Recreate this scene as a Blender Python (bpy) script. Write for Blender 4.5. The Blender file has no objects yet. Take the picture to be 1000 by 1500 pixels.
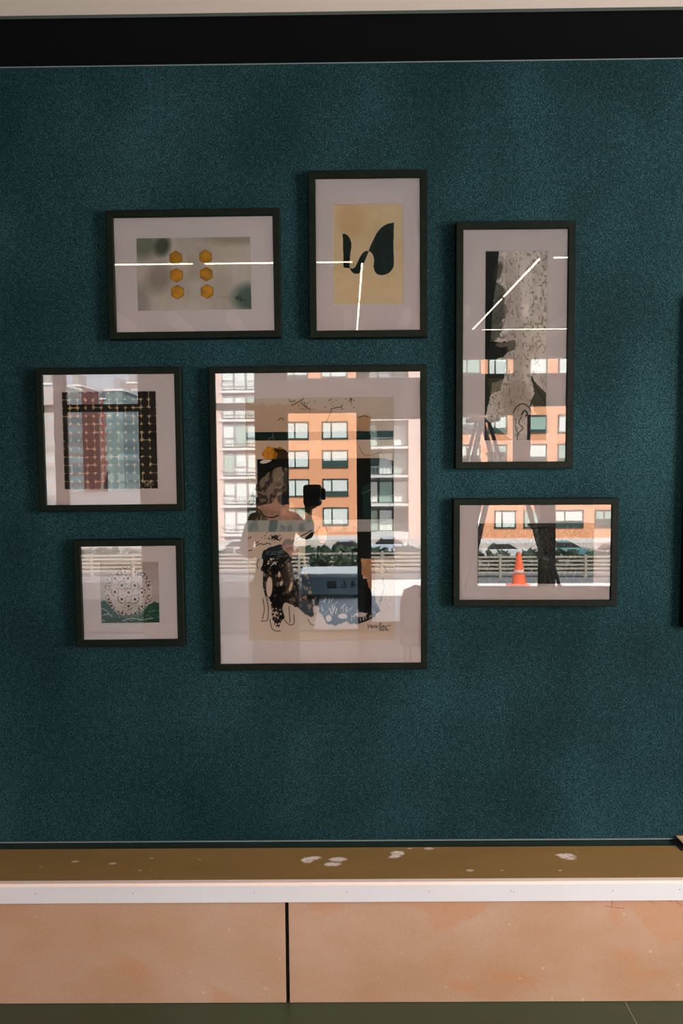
import bpy, math, random
import numpy as np
from mathutils import Vector, Matrix

random.seed(7)
rng = np.random.default_rng(11)
scene = bpy.context.scene
COL = scene.collection

# ------------------------------------------------------------------ camera model
F = 1100.0
D = 2.44                 # camera to picture wall
PITCH, YAW, ROLL = 0.0595, 0.0075, 0.0094
fw = Vector((-math.sin(YAW)*math.cos(PITCH), math.cos(YAW)*math.cos(PITCH), -math.sin(PITCH)))
rt = fw.cross(Vector((0, 0, 1))).normalized()
up = rt.cross(fw)
R2 = rt*math.cos(ROLL) - up*math.sin(ROLL)
U2 = up*math.cos(ROLL) + rt*math.sin(ROLL)
CAM = Vector((0, -D, 1.565))


def ray(px, py):
    return fw + R2*((px-500)/F) + U2*((750-py)/F)


def on_y(px, py, y):
    d = ray(px, py)
    return CAM + d*((y-CAM.y)/d.y)


def on_z(px, py, z):
    d = ray(px, py)
    return CAM + d*((z-CAM.z)/d.z)


def RX(px, DL, py=695):      # real X of a thing seen mirrored at total depth DL
    return on_y(px, py, DL-D).x


def RZ(py, DL, px=500):
    return on_y(px, py, DL-D).z


cd = bpy.data.cameras.new('camera')
cam = bpy.data.objects.new('camera', cd)
COL.objects.link(cam)
m = Matrix((R2, U2, -fw)).transposed().to_4x4()
m.translation = CAM
cam.matrix_world = m
cd.sensor_fit = 'VERTICAL'
cd.sensor_height = 36
cd.lens = F/1500*36
cd.clip_end = 1000
cd.clip_start = 0.02
scene.camera = cam


# ------------------------------------------------------------------ helpers
def s2l(c):
    return tuple(((x/255)/12.92 if x/255 <= 0.04045 else ((x/255+0.055)/1.055)**2.4) for x in c)


def tag(o, label=None, cat=None, group=None, kind=None):
    if label: o['label'] = label
    if cat: o['category'] = cat
    if group: o['group'] = group
    if kind: o['kind'] = kind
    return o


def empty(name, loc=(0, 0, 0), rot=(0, 0, 0)):
    o = bpy.data.objects.new(name, None)
    o.empty_display_size = 0.1
    COL.objects.link(o)
    o.location = loc
    o.rotation_euler = rot
    return o


class MB:
    def __init__(self):
        self.v, self.f, self.mi = [], [], []

    def box(self, x0, x1, y0, y1, z0, z1, mi=0):
        n = len(self.v)
        for z in (z0, z1):
            for x, y in ((x0, y0), (x1, y0), (x1, y1), (x0, y1)):
                self.v.append((x, y, z))
        for q in ((0, 3, 2, 1), (4, 5, 6, 7), (0, 1, 5, 4), (1, 2, 6, 5), (2, 3, 7, 6), (3, 0, 4, 7)):
            self.f.append(tuple(n+i for i in q)); self.mi.append(mi)
        return self

    def bar(self, a, b, w, h=None, mi=0, n=4):
        """prism of n sides from a to b"""
        a, b = Vector(a), Vector(b)
        h = h or w
        d = (b-a).normalized()
        s = d.cross(Vector((0, 0, 1)))
        if s.length < 1e-4: s = Vector((1, 0, 0))
        s.normalize(); t = s.cross(d)
        k = len(self.v)
        off = math.pi/4 if n == 4 else 0
        sc = math.sqrt(0.5) if n == 4 else 0.5
        for p in (a, b):
            for i in range(n):
                an = 2*math.pi*i/n+off
                self.v.append(tuple(p + s*math.cos(an)*w*sc + t*math.sin(an)*h*sc))
        for i in range(n):
            j = (i+1) % n
            self.f.append((k+i, k+j, k+n+j, k+n+i)); self.mi.append(mi)
        self.f.append(tuple(k+i for i in reversed(range(n)))); self.mi.append(mi)
        self.f.append(tuple(k+n+i for i in range(n))); self.mi.append(mi)
        return self

    def lathe(self, prof, c=(0, 0, 0), n=24, mi=0):
        k = len(self.v)
        for r, z in prof:
            for i in range(n):
                a = 2*math.pi*i/n
                self.v.append((c[0]+r*math.cos(a), c[1]+r*math.sin(a), c[2]+z))
        for j in range(len(prof)-1):
            for i in range(n):
                i2 = (i+1) % n
                self.f.append((k+j*n+i, k+j*n+i2, k+(j+1)*n+i2, k+(j+1)*n+i)); self.mi.append(mi)
        self.f.append(tuple(k+i for i in reversed(range(n)))); self.mi.append(mi)
        e = k+(len(prof)-1)*n
        self.f.append(tuple(e+i for i in range(n))); self.mi.append(mi)
        return self

    def extrude_xz(self, pts, y0, y1, mi=0):
        k = len(self.v); n = len(pts)
        for y in (y0, y1):
            for x, z in pts: self.v.append((x, y, z))
        self.f.append(tuple(range(k, k+n))); self.mi.append(mi)
        self.f.append(tuple(reversed(range(k+n, k+2*n)))); self.mi.append(mi)
        for i in range(n):
            j = (i+1) % n
            self.f.append((k+i, k+n+i, k+n+j, k+j)); self.mi.append(mi)
        return self

    def build(self, name, mats, parent=None, bevel=0, smooth=False, seg=2):
        me = bpy.data.meshes.new(name)
        me.from_pydata(self.v, [], self.f)
        if not isinstance(mats, (list, tuple)): mats = [mats]
        for mt in mats: me.materials.append(mt)
        me.polygons.foreach_set('material_index', self.mi)
        if smooth: me.polygons.foreach_set('use_smooth', [True]*len(self.f))
        me.update()
        o = bpy.data.objects.new(name, me)
        COL.objects.link(o)
        if parent: o.parent = parent
        if bevel:
            md = o.modifiers.new('bevel', 'BEVEL'); md.width = bevel; md.segments = seg
            md.limit_method = 'ANGLE'
        return o


def struct(name, mb, mat, **k):
    o = mb.build(name, mat, **k); o['kind'] = 'structure'; return o


# ------------------------------------------------------------------ materials
def mat(name, col, rough=0.6, metal=0.0, noise=None, bump=None, spec=0.5, emit=None):
    """noise=(scale, colour2, detail) mottles the colour; bump=(scale,strength)"""
    m = bpy.data.materials.new(name); m.use_nodes = True
    nt = m.node_tree; b = nt.nodes['Principled BSDF']
    b.inputs['Base Color'].default_value = (*col, 1)
    b.inputs['Roughness'].default_value = rough
    b.inputs['Metallic'].default_value = metal
    b.inputs['Specular IOR Level'].default_value = spec
    tc = nt.nodes.new('ShaderNodeTexCoord')
    if noise:
        n = nt.nodes.new('ShaderNodeTexNoise'); n.inputs['Scale'].default_value = noise[0]
        n.inputs['Detail'].default_value = noise[2] if len(noise) > 2 else 4
        r = nt.nodes.new('ShaderNodeValToRGB')
        r.color_ramp.elements[0].color = (*col, 1); r.color_ramp.elements[1].color = (*noise[1], 1)
        r.color_ramp.elements[0].position = .38; r.color_ramp.elements[1].position = .66
        nt.links.new(tc.outputs['Object'], n.inputs['Vector'])
        nt.links.new(n.outputs['Fac'], r.inputs['Fac'])
        nt.links.new(r.outputs['Color'], b.inputs['Base Color'])
    if bump:
        n2 = nt.nodes.new('ShaderNodeTexNoise'); n2.inputs['Scale'].default_value = bump[0]
        bp = nt.nodes.new('ShaderNodeBump'); bp.inputs['Strength'].default_value = bump[1]
        bp.inputs['Distance'].default_value = .002
        nt.links.new(tc.outputs['Object'], n2.inputs['Vector'])
        nt.links.new(n2.outputs['Fac'], bp.inputs['Height'])
        nt.links.new(bp.outputs['Normal'], b.inputs['Normal'])
    if emit:
        b.inputs['Emission Color'].default_value = (*emit[0], 1)
        b.inputs['Emission Strength'].default_value = emit[1]
    return m


def glass_mat(name, ior, tint=(1, 1, 1)):
    m = bpy.data.materials.new(name); m.use_nodes = True
    nt = m.node_tree; nt.nodes.clear()
    out = nt.nodes.new('ShaderNodeOutputMaterial')
    mx = nt.nodes.new('ShaderNodeMixShader'); fr = nt.nodes.new('ShaderNodeFresnel')
    fr.inputs['IOR'].default_value = ior
    tr = nt.nodes.new('ShaderNodeBsdfTransparent'); tr.inputs['Color'].default_value = (*tint, 1)
    gl = nt.nodes.new('ShaderNodeBsdfGlossy'); gl.inputs['Roughness'].default_value = 0.0
    nt.links.new(fr.outputs[0], mx.inputs[0]); nt.links.new(tr.outputs[0], mx.inputs[1])
    nt.links.new(gl.outputs[0], mx.inputs[2]); nt.links.new(mx.outputs[0], out.inputs['Surface'])
    return m


def attr_mat(name, rough=0.8):
    m = bpy.data.materials.new(name); m.use_nodes = True
    nt = m.node_tree; b = nt.nodes['Principled BSDF']
    a = nt.nodes.new('ShaderNodeAttribute'); a.attribute_name = 'ink'
    nt.links.new(a.outputs['Color'], b.inputs['Base Color'])
    b.inputs['Roughness'].default_value = rough
    b.inputs['Specular IOR Level'].default_value = .2
    return m


def fabric_mat():
    m = bpy.data.materials.new('teal_wool_fabric'); m.use_nodes = True
    nt = m.node_tree; b = nt.nodes['Principled BSDF']; L = nt.links.new
    b.inputs['Roughness'].default_value = .95; b.inputs['Specular IOR Level'].default_value = .15
    tc = nt.nodes.new('ShaderNodeTexCoord')

    def noise(scale, detail, rough=.6):
        mp = nt.nodes.new('ShaderNodeMapping'); mp.inputs['Scale'].default_value = scale
        n = nt.nodes.new('ShaderNodeTexNoise'); n.inputs['Scale'].default_value = 1
        n.inputs['Detail'].default_value = detail; n.inputs['Roughness'].default_value = rough
        L(tc.outputs['Object'], mp.inputs['Vector']); L(mp.outputs[0], n.inputs['Vector'])
        return n.outputs['Fac']
    a = noise((190, 190, 330), 2)      # horizontal yarn
    c = noise((330, 190, 150), 2)      # vertical yarn
    d = noise((60, 60, 45), 3)         # heather
    e = noise((2.2, 2.2, 1.6), 2)      # slow mottling

    def math_(op, x, y, v=None):
        n = nt.nodes.new('ShaderNodeMath'); n.operation = op
        L(x, n.inputs[0])
        if y is not None: L(y, n.inputs[1])
        else: n.inputs[1].default_value = v
        return n.outputs[0]
    s = math_('ADD', a, c); s = math_('MULTIPLY', s, None, .5)
    dd = math_('MULTIPLY_ADD', d, None, .16); dd.node.inputs[2].default_value = -.08
    ee = math_('MULTIPLY_ADD', e, None, .22); ee.node.inputs[2].default_value = -.11
    s = math_('ADD', s, dd); s = math_('ADD', s, ee)
    r = nt.nodes.new('ShaderNodeValToRGB'); cr = r.color_ramp
    cr.elements[0].position = .40; cr.elements[0].color = (*TEAL_D, 1)
    cr.elements[1].position = .62; cr.elements[1].color = (*TEAL_L, 1)
    el = cr.elements.new(.52); el.color = (*TEAL_M, 1)
    L(s, r.inputs['Fac'])
    # faint worn spots
    w = noise((9, 9, 9), 6, .75)
    r2 = nt.nodes.new('ShaderNodeValToRGB'); r2.color_ramp.elements[0].position = .68
    r2.color_ramp.elements[1].position = .8; r2.color_ramp.elements[1].color = (.35, .35, .35, 1)
    L(w, r2.inputs['Fac'])
    mx = nt.nodes.new('ShaderNodeMixRGB'); mx.inputs['Color2'].default_value = (.07, .13, .14, 1)
    L(r2.outputs['Color'], mx.inputs['Fac']); L(r.outputs['Color'], mx.inputs['Color1'])
    L(mx.outputs[0], b.inputs['Base Color'])
    bp = nt.nodes.new('ShaderNodeBump'); bp.inputs['Strength'].default_value = .35
    bp.inputs['Distance'].default_value = .001
    L(s, bp.inputs['Height']); L(bp.outputs['Normal'], b.inputs['Normal'])
    return m


TEAL_D = (.0018, .0075, .0080)
TEAL_M = (.0052, .0242, .0275)
TEAL_L = (.026, .068, .077)

M = {}
M['fabric'] = fabric_mat()
M['black_wood'] = mat('black_frame_wood', (.0030, .0050, .0030), .5, noise=(40, (.005, .0085, .0045)), spec=.09)
M['mat_board'] = mat('mat_board', (.70, .645, .64), .9, bump=(600, .15))
M['mat_core'] = mat('mat_core', (.8, .78, .76), .9)
M['backing'] = mat('backing_board', (.12, .09, .06), .9)
M['pane'] = glass_mat('picture_glass', 1.80)
M['store_glass'] = glass_mat('window_glass', 1.45, (.96, .98, .97))
M['print'] = attr_mat('printed_paper')
M['bench_top'] = attr_mat('bench_top_board', .38)
M['trim_white'] = mat('white_edge_trim', (.62, .585, .585), .45, noise=(3, (.60, .565, .565)))
M['gap'] = mat('dark_gap', (.004, .005, .005), .9)
M['plaster_white'] = mat('white_ceiling_paint', (.85, .70, .60), .8)
M['ceil_dark'] = mat('dark_ceiling_paint', (.02, .022, .022), .9)
M['lip'] = mat('grey_metal_lip', (.16, .18, .16), .5, metal=.3)
M['black_paint'] = mat('black_paint', (.004, .004, .0045), .9, spec=.1)
M['room_wall'] = mat('dark_room_wall', (.05, .05, .05), .9)
M['front_dark'] = mat('charcoal_storefront_metal', (.022, .024, .024), .5)
M['floor'] = mat('olive_floor_tile', (.032, .047, .026), .35, noise=(1.2, (.040, .056, .030)), bump=(200, .05))
M['grout'] = mat('pale_grout', (.25, .25, .2), .8)
M['lamp_on'] = mat('lamp_diffuser', (1, 1, 1), .5, emit=((1, .84, .66), 16))
M['bead'] = mat('pale_bead', (.15, .18, .17), .6)


def bench_face_mat():
    m = bpy.data.materials.new('tan_leather_board'); m.use_nodes = True
    nt = m.node_tree; b = nt.nodes['Principled BSDF']; L = nt.links.new
    b.inputs['Roughness'].default_value = .55; b.inputs['Specular IOR Level'].default_value = .3
    tc = nt.nodes.new('ShaderNodeTexCoord')

    def ns(scale, detail, p0, p1, c0, c1, off=(0, 0, 0), rough=.5, dist=0):
        mp = nt.nodes.new('ShaderNodeMapping'); mp.inputs['Scale'].default_value = scale
        mp.inputs['Location'].default_value = off
        n = nt.nodes.new('ShaderNodeTexNoise'); n.inputs['Scale'].default_value = 1
        n.inputs['Detail'].default_value = detail; n.inputs['Roughness'].default_value = rough
        n.inputs['Distortion'].default_value = dist
        r = nt.nodes.new('ShaderNodeValToRGB')
        r.color_ramp.elements[0].position = p0; r.color_ramp.elements[1].position = p1
        r.color_ramp.elements[0].color = (*c0, 1); r.color_ramp.elements[1].color = (*c1, 1)
        L(tc.outputs['Object'], mp.inputs['Vector']); L(mp.outputs[0], n.inputs['Vector'])
        L(n.outputs['Fac'], r.inputs['Fac'])
        return r.outputs['Color']
    base = ns((3, 3, 5), 4, .35, .68, s2l((178, 142, 118)), s2l((168, 127, 96)))
    blot = ns((3.2, 3.2, 5), 5, .55, .60, (0, 0, 0), (.34, .34, .34), (3.1, 0, 1.7), .45, .6)
    mx = nt.nodes.new('ShaderNodeMixRGB'); mx.inputs['Color2'].default_value = (*s2l((176, 112, 62)), 1)
    L(blot, mx.inputs['Fac']); L(base, mx.inputs['Color1'])
    fine = ns((150, 150, 150), 3, .3, .7, (.93, .93, .93), (1.04, 1.04, 1.04))
    mu = nt.nodes.new('ShaderNodeMixRGB'); mu.blend_type = 'MULTIPLY'; mu.inputs['Fac'].default_value = 1
    L(mx.outputs[0], mu.inputs['Color1']); L(fine, mu.inputs['Color2'])
    # pimples
    vo = nt.nodes.new('ShaderNodeTexVoronoi'); vo.inputs['Scale'].default_value = 14
    L(tc.outputs['Object'], vo.inputs['Vector'])
    r = nt.nodes.new('ShaderNodeValToRGB'); r.color_ramp.elements[0].position = .03; r.color_ramp.elements[1].position = .09
    r.color_ramp.elements[0].color = (1, 1, 1, 1); r.color_ramp.elements[1].color = (0, 0, 0, 1)
    L(vo.outputs['Distance'], r.inputs['Fac'])
    m2 = nt.nodes.new('ShaderNodeMixRGB'); m2.inputs['Color2'].default_value = (*s2l((206, 176, 136)), 1)
    f2 = nt.nodes.new('ShaderNodeMath'); f2.operation = 'MULTIPLY'; f2.inputs[1].default_value = .5
    L(r.outputs['Color'], f2.inputs[0]); L(f2.outputs[0], m2.inputs['Fac'])
    L(mu.outputs[0], m2.inputs['Color1']); L(m2.outputs[0], b.inputs['Base Color'])
    bp = nt.nodes.new('ShaderNodeBump'); bp.inputs['Strength'].default_value = .3; bp.inputs['Distance'].default_value = .002
    L(r.outputs['Color'], bp.inputs['Height']); L(bp.outputs['Normal'], b.inputs['Normal'])
    return m


M['bench_face'] = bench_face_mat()


# ------------------------------------------------------------------ little raster painter for prints
def vnoise(h, w, cells, seed, octaves=4, gain=.5):
    r = np.random.default_rng(seed); out = np.zeros((h, w)); amp = 1; tot = 0
    cy, cx = cells
    for _ in range(octaves):
        g = r.random((int(cy)+2, int(cx)+2))
        yy = np.linspace(0, int(cy)-1e-6, h); xx = np.linspace(0, int(cx)-1e-6, w)
        yi = yy.astype(int); xi = xx.astype(int); fy = (yy-yi)[:, None]; fx = (xx-xi)[None, :]
        fy = fy*fy*(3-2*fy); fx = fx*fx*(3-2*fx)
        a = g[np.ix_(yi, xi)]; b = g[np.ix_(yi, xi+1)]; c = g[np.ix_(yi+1, xi)]; d = g[np.ix_(yi+1, xi+1)]
        out += amp*((a*(1-fx)+b*fx)*(1-fy)+(c*(1-fx)+d*fx)*fy); tot += amp
        amp *= gain; cy *= 2; cx *= 2
    return out/tot


class Canvas:
    """paints in photograph-scale units over the print's rectangle"""
    def __init__(s, x0, y0, x1, y1, k, col):
        s.x0, s.y0, s.x1, s.y1 = x0, y0, x1, y1
        s.w = int((x1-x0)*k)+1; s.h = int((y1-y0)*k)+1; s.k = k
        s.X, s.Y = np.meshgrid(np.linspace(x0, x1, s.w), np.linspace(y0, y1, s.h))
        s.a = np.ones((s.h, s.w, 3))*np.array(col)/255.

    def noise(s, cx, cy, seed, octaves=4, gain=.5):
        return vnoise(s.h, s.w, (max(1, cy), max(1, cx)), seed, octaves, gain)

    def blend(s, mask, col, alpha=1.):
        mk = (np.clip(mask, 0, 1)*alpha)[..., None]
        c = col if isinstance(col, np.ndarray) else np.array(col)/255.
        s.a = s.a*(1-mk)+c*mk

    def rect(s, x0, y0, x1, y1):
        return ((s.X >= x0) & (s.X <= x1) & (s.Y >= y0) & (s.Y <= y1)).astype(float)

    def poly(s, pts, wob=0, seed=1):
        X, Y = s.X, s.Y
        if wob:
            X = X+(s.noise(s.w/s.k/4, s.h/s.k/4, seed, 2)-.5)*2*wob
            Y = Y+(s.noise(s.w/s.k/4, s.h/s.k/4, seed+1, 2)-.5)*2*wob
        ins = np.zeros(X.shape, bool); n = len(pts)
        for i in range(n):
            xa, ya = pts[i]; xb, yb = pts[(i+1) % n]
            if ya == yb: continue
            c = ((ya > Y) != (yb > Y)) & (X < (xb-xa)*(Y-ya)/(yb-ya)+xa)
            ins ^= c
        return ins.astype(float)

    def ell(s, cx, cy, rx, ry=None, ang=0, soft=0.):
        ry = ry or rx; c, sn = math.cos(ang), math.sin(ang)
        dx, dy = s.X-cx, s.Y-cy
        q = np.sqrt(((dx*c+dy*sn)/rx)**2+((-dx*sn+dy*c)/ry)**2)
        if soft: return np.clip((1+soft-q)/soft, 0, 1)
        return np.clip((1-q)*min(rx, ry)*s.k+.5, 0, 1)

    def stroke(s, pts, w):
        mk = np.zeros(s.X.shape)
        for (xa, ya), (xb, yb) in zip(pts[:-1], pts[1:]):
            dx, dy = xb-xa, yb-ya; L2 = dx*dx+dy*dy+1e-9
            pad = w+1.5
            ix = np.where((s.X[0] > min(xa, xb)-pad) & (s.X[0] < max(xa, xb)+pad))[0]
            iy = np.where((s.Y[:, 0] > min(ya, yb)-pad) & (s.Y[:, 0] < max(ya, yb)+pad))[0]
            if len(ix) == 0 or len(iy) == 0: continue
            sl = np.ix_(iy, ix); X, Y = s.X[sl], s.Y[sl]
            t = np.clip(((X-xa)*dx+(Y-ya)*dy)/L2, 0, 1)
            d = np.hypot(X-xa-t*dx, Y-ya-t*dy)
            mk[sl] = np.maximum(mk[sl], np.clip((w/2-d)*s.k+.5, 0, 1))
        return mk

    def smooth(s, pts, n=6):
        out = []
        P = [pts[0]]+list(pts)+[pts[-1]]
        for i in range(1, len(P)-2):
            for j in range(n):
                t = j/n; a, b, c, d = [np.array(q, float) for q in P[i-1:i+3]]
                out.append(tuple(.5*((2*b)+(-a+c)*t+(2*a-5*b+4*c-d)*t*t+(-a+3*b-3*c+d)*t**3)))
        out.append(tuple(pts[-1]))
        return out

    def closed(s, pts, n=6):
        out = []; N = len(pts)
        for i in range(N):
            for j in range(n):
                t = j/n; a, b, c, d = [np.array(pts[(i+q) % N], float) for q in (-1, 0, 1, 2)]
                out.append(tuple(.5*((2*b)+(-a+c)*t+(2*a-5*b+4*c-d)*t*t+(-a+3*b-3*c+d)*t**3)))
        return out

    def mesh(s, name, W, H, y, cx, cz, material, parent, flat=False):
        """W x H metres, centred cx,cz in local xz; or, flat, in local xy"""
        me = bpy.data.meshes.new(name)
        u = (s.X-s.x0)/(s.x1-s.x0)-.5; v = .5-(s.Y-s.y0)/(s.y1-s.y0)
        co = np.zeros((s.h*s.w, 3))
        if flat:
            co[:, 0] = (cx+u*W).ravel(); co[:, 1] = (y+v*H).ravel(); co[:, 2] = cz
        else:
            co[:, 0] = (cx+u*W).ravel(); co[:, 1] = y; co[:, 2] = (cz+v*H).ravel()
        idx = np.arange(s.h*s.w).reshape(s.h, s.w)
        q = np.stack([idx[1:, :-1], idx[1:, 1:], idx[:-1, 1:], idx[:-1, :-1]], -1).reshape(-1, 4)
        me.vertices.add(len(co)); me.vertices.foreach_set('co', co.ravel())
        me.loops.add(q.size); me.loops.foreach_set('vertex_index', q.ravel())
        me.polygons.add(len(q)); me.polygons.foreach_set('loop_start', np.arange(0, q.size, 4))
        me.update(calc_edges=True)
        at = me.color_attributes.new('ink', 'FLOAT_COLOR', 'POINT')
        a = np.clip(s.a, 0, 1); lin = np.where(a <= .04045, a/12.92, ((a+.055)/1.055)**2.4)
        rgba = np.ones((s.h*s.w, 4)); rgba[:, :3] = lin.reshape(-1, 3)
        at.data.foreach_set('color', rgba.ravel())
        me.materials.append(material)
        o = bpy.data.objects.new(name, me); COL.objects.link(o)
        if parent: o.parent = parent
        return o


# ------------------------------------------------------------------ the prints
def art_hex():
    c = Canvas(199.5, 349, 368, 453, 2, (208, 200, 190))
    n = c.noise(4, 3, 3, 4); c.blend(np.clip((n-.45)*2, 0, 1), (168, 160, 146), .8)
    n2 = c.noise(14, 3, 5, 3); c.blend(np.clip((n2-.5)*2, 0, 1), (222, 214, 208), .5)
    c.blend(c.ell(210, 356, 12, 14, 0, 1.3), (96, 104, 84), .7)
    c.blend(c.ell(238, 361, 7, 9, .4, 1.2), (58, 72, 48), .8)
    c.blend(c.ell(232, 405, 10, 12, .4, 1.5), (140, 128, 118), .6)
    c.blend(c.ell(364, 436, 14, 12, 0, 1.2), (56, 86, 74), .75)
    c.blend(c.ell(352, 350, 30, 6, 0, 1.5), (150, 140, 120), .7)
    c.blend(c.ell(204, 444, 8, 16, 0, 1.5), (140, 136, 130), .6)
    for cx, cy in ((257.4, 378), (258, 402.5), (258.8, 426.5), (301.2, 377), (301.8, 401.5), (302.4, 426)):
        p = [(cx+10.2*math.sin(math.pi/3*i), cy-9.9*math.cos(math.pi/3*i)) for i in range(6)]
        mk = c.poly(p); g = c.noise(22, 16, int(cx*cy) % 97, 3)
        base = np.array((196, 138, 26))/255.*(0.72+.6*g[..., None])
        c.blend(mk, base)
        c.blend(mk*c.ell(cx+2, cy+1, 5, 4, 0, 1), (226, 170, 60), .5)
        c.blend(c.stroke(p+[p[0]], .9), (110, 74, 14), .7)
    c.blend(c.stroke(c.smooth([(344, 433), (345, 438), (347, 433), (348, 439), (350, 434)]), .8), (25, 28, 24))
    c.blend(c.stroke(c.smooth([(350, 431), (352, 437), (351, 440), (354, 438), (358, 439)]), .8), (25, 28, 24))
    c.blend(c.stroke([(315, 434.5), (342, 435)], .6), (130, 125, 118), .6)
    return c


def art_wings():
    c = Canvas(487.5, 300, 590.5, 444.5, 2.2, (232, 214, 176))
    n = c.noise(6, 8, 8, 5); c.blend(np.clip((n-.4)*2.5, 0, 1), (224, 200, 156), .7)
    c.blend(c.ell(515, 322, 12, 14, 0, 1.2), (212, 172, 122), .5)
    c.blend(c.noise(50, 70, 4, 2), (200, 176, 138), .22)
    q = lambda L: [(430+.22*a, 230+.22*b) for a, b in L]
    ink = np.array((14, 36, 33))/255.*(.85+.5*c.noise(20, 4, 5, 3)[..., None])
    c.blend(c.poly(q([(327, 510), (345, 511), (362, 522), (375, 540), (384, 568), (384, 600), (376, 650), (373, 700), (372, 736), (350, 733), (332, 730)])), ink)
    c.blend(c.poly(c.closed(q([(372, 735), (390, 738), (408, 728), (425, 695), (445, 655), (470, 628), (498, 625), (487, 655), (468, 700), (450, 745), (440, 765), (420, 773), (398, 769), (383, 755)]), 4)), ink)
    c.blend(c.poly(q([(497, 625), (508, 598), (520, 570), (545, 520), (562, 495), (580, 475), (600, 460), (625, 448), (667, 440), (664, 520), (662, 600), (664, 660), (664, 715), (660, 735), (650, 750), (636, 766), (620, 775), (600, 782), (580, 783), (562, 780), (548, 772), (537, 756), (530, 730), (531, 705), (535, 690), (531, 665), (523, 645), (511, 630)])), ink)
    c.blend(c.stroke(q([(598, 640), (600, 700), (612, 760)]), 2.2), (70, 92, 88), .35)
    c.blend(c.stroke(q([(630, 520), (620, 600)]), 1.2), (60, 80, 78), .3)
    c.blend(c.rect(487, 300, 591, 301), (190, 160, 130), .6)
    c.blend(c.rect(589.3, 300, 591, 445), (196, 160, 120), .7)
    return c


def art_bark():
    c = Canvas(710.5, 368.5, 799.5, 644.5, 2.4, (232, 225, 218))
    n = c.noise(5, 12, 21, 5, .6)
    c.blend(np.clip((n-.5)*3, 0, 1), (176, 168, 158), .7)
    # grain lines: contours of warped noise
    nx = c.noise(7, 9, 31, 4, .5); ph = (c.X-710)/7+nx*16+(c.Y-368)/60
    lines = np.clip(1-np.abs(np.sin(ph*math.pi))*3.2, 0, 1)
    msk = np.clip((c.noise(6, 14, 41, 3)-.5)*5, 0, 1)
    c.blend(lines*msk, (78, 74, 64), .8)
    ny = c.noise(9, 12, 51, 4, .55); ph2 = ny*22
    l2 = np.clip(1-np.abs(np.sin(ph2*math.pi))*2.6, 0, 1)
    reg = c.ell(734, 580, 24, 40, .2, .5)
    c.blend(l2*reg, (36, 34, 26), .95)
    c.blend(np.clip((c.noise(26, 60, 61, 3)-.6)*5, 0, 1), (96, 90, 80), .6)
    # black wedge on the left and dark hollows
    c.blend(c.poly([(710, 368), (730.5, 368), (727, 410), (722, 448), (719, 500), (712, 530), (710, 530)], .8), (14, 20, 14))
    c.blend(c.poly([(724, 415), (734, 418), (742, 430), (738, 440), (744, 455), (735, 470), (737, 483), (728, 495), (710, 505), (714, 470), (722, 445)], 2.5, 5), (44, 52, 40), .65)
    c.blend(c.ell(729, 398, 4, 10, .3, .8), (60, 64, 50), .7)
    c.blend(c.poly([(711, 500), (738, 500), (755, 497), (754, 511), (745, 514), (738, 522), (711, 530)], 2, 9), (10, 14, 9), .93)
    c.blend(c.ell(735, 504, 7, 3, 0, .4), (150, 144, 132), .7)
    c.blend(c.poly([(710, 528), (742, 528), (739, 553), (722, 560), (719, 580), (713, 605), (710, 612)], 1.5, 19), (28, 34, 20), .92)
    c.blend(c.poly([(716, 553), (737, 553), (735, 570), (719, 575)], 2, 21), (92, 88, 62), .6)
    # pale bole and knot
    c.blend(c.ell(752, 470, 10, 80, -.06, .5), (190, 180, 172), .55)
    c.blend(c.ell(756, 585, 16, 22, 0, .6), (172, 160, 146), .65)
    c.blend(c.stroke(c.smooth([(752, 603), (757, 594), (766, 590), (775, 596), (778, 604)]), 1.6), (44, 40, 34), .9)
    c.blend(c.stroke(c.smooth([(764, 606), (768, 600), (772, 604), (770, 608)]), 2.2), (40, 38, 32), .9)
    c.blend(c.stroke(c.smooth([(778, 551), (784, 566), (792, 578), (799, 590)]), 2.4), (40, 44, 26), .9)
    c.blend(c.poly([(777, 553), (799, 575), (800, 612), (786, 610), (780, 590), (774, 596), (782, 575)], 1.5, 4), (52, 58, 34), .85)
    # lower corner: pale wedge over a dark one, dark block right
    c.blend(c.poly([(712, 612), (753, 611), (753, 644)], .4), (176, 176, 172), .9)
    c.blend(c.poly([(710, 606), (713, 612), (753, 644.6), (710, 645)]), (22, 34, 32), 1)
    c.blend(c.poly([(772, 606), (800, 606), (800, 645), (772, 645)]), (34, 26, 18), .95)
    c.blend(c.stroke(c.smooth([(764, 609), (760, 618), (766, 626), (759, 634), (758, 645)]), 1.2), (36, 34, 30), .9)
    c.blend(c.stroke(c.smooth([(756, 612), (756, 628), (762, 636)]), .9), (50, 46, 40), .8)
    for i in range(110):
        x, y = rng.uniform(730, 797), rng.uniform(375, 600); l = rng.uniform(3, 11)
        c.blend(c.stroke(c.smooth([(x, y), (x+rng.uniform(-2, 2), y+l/2), (x+rng.uniform(-2, 2), y+l)], 3), .7), (60, 55, 48), rng.uniform(.3, .8))
    return c


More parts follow.
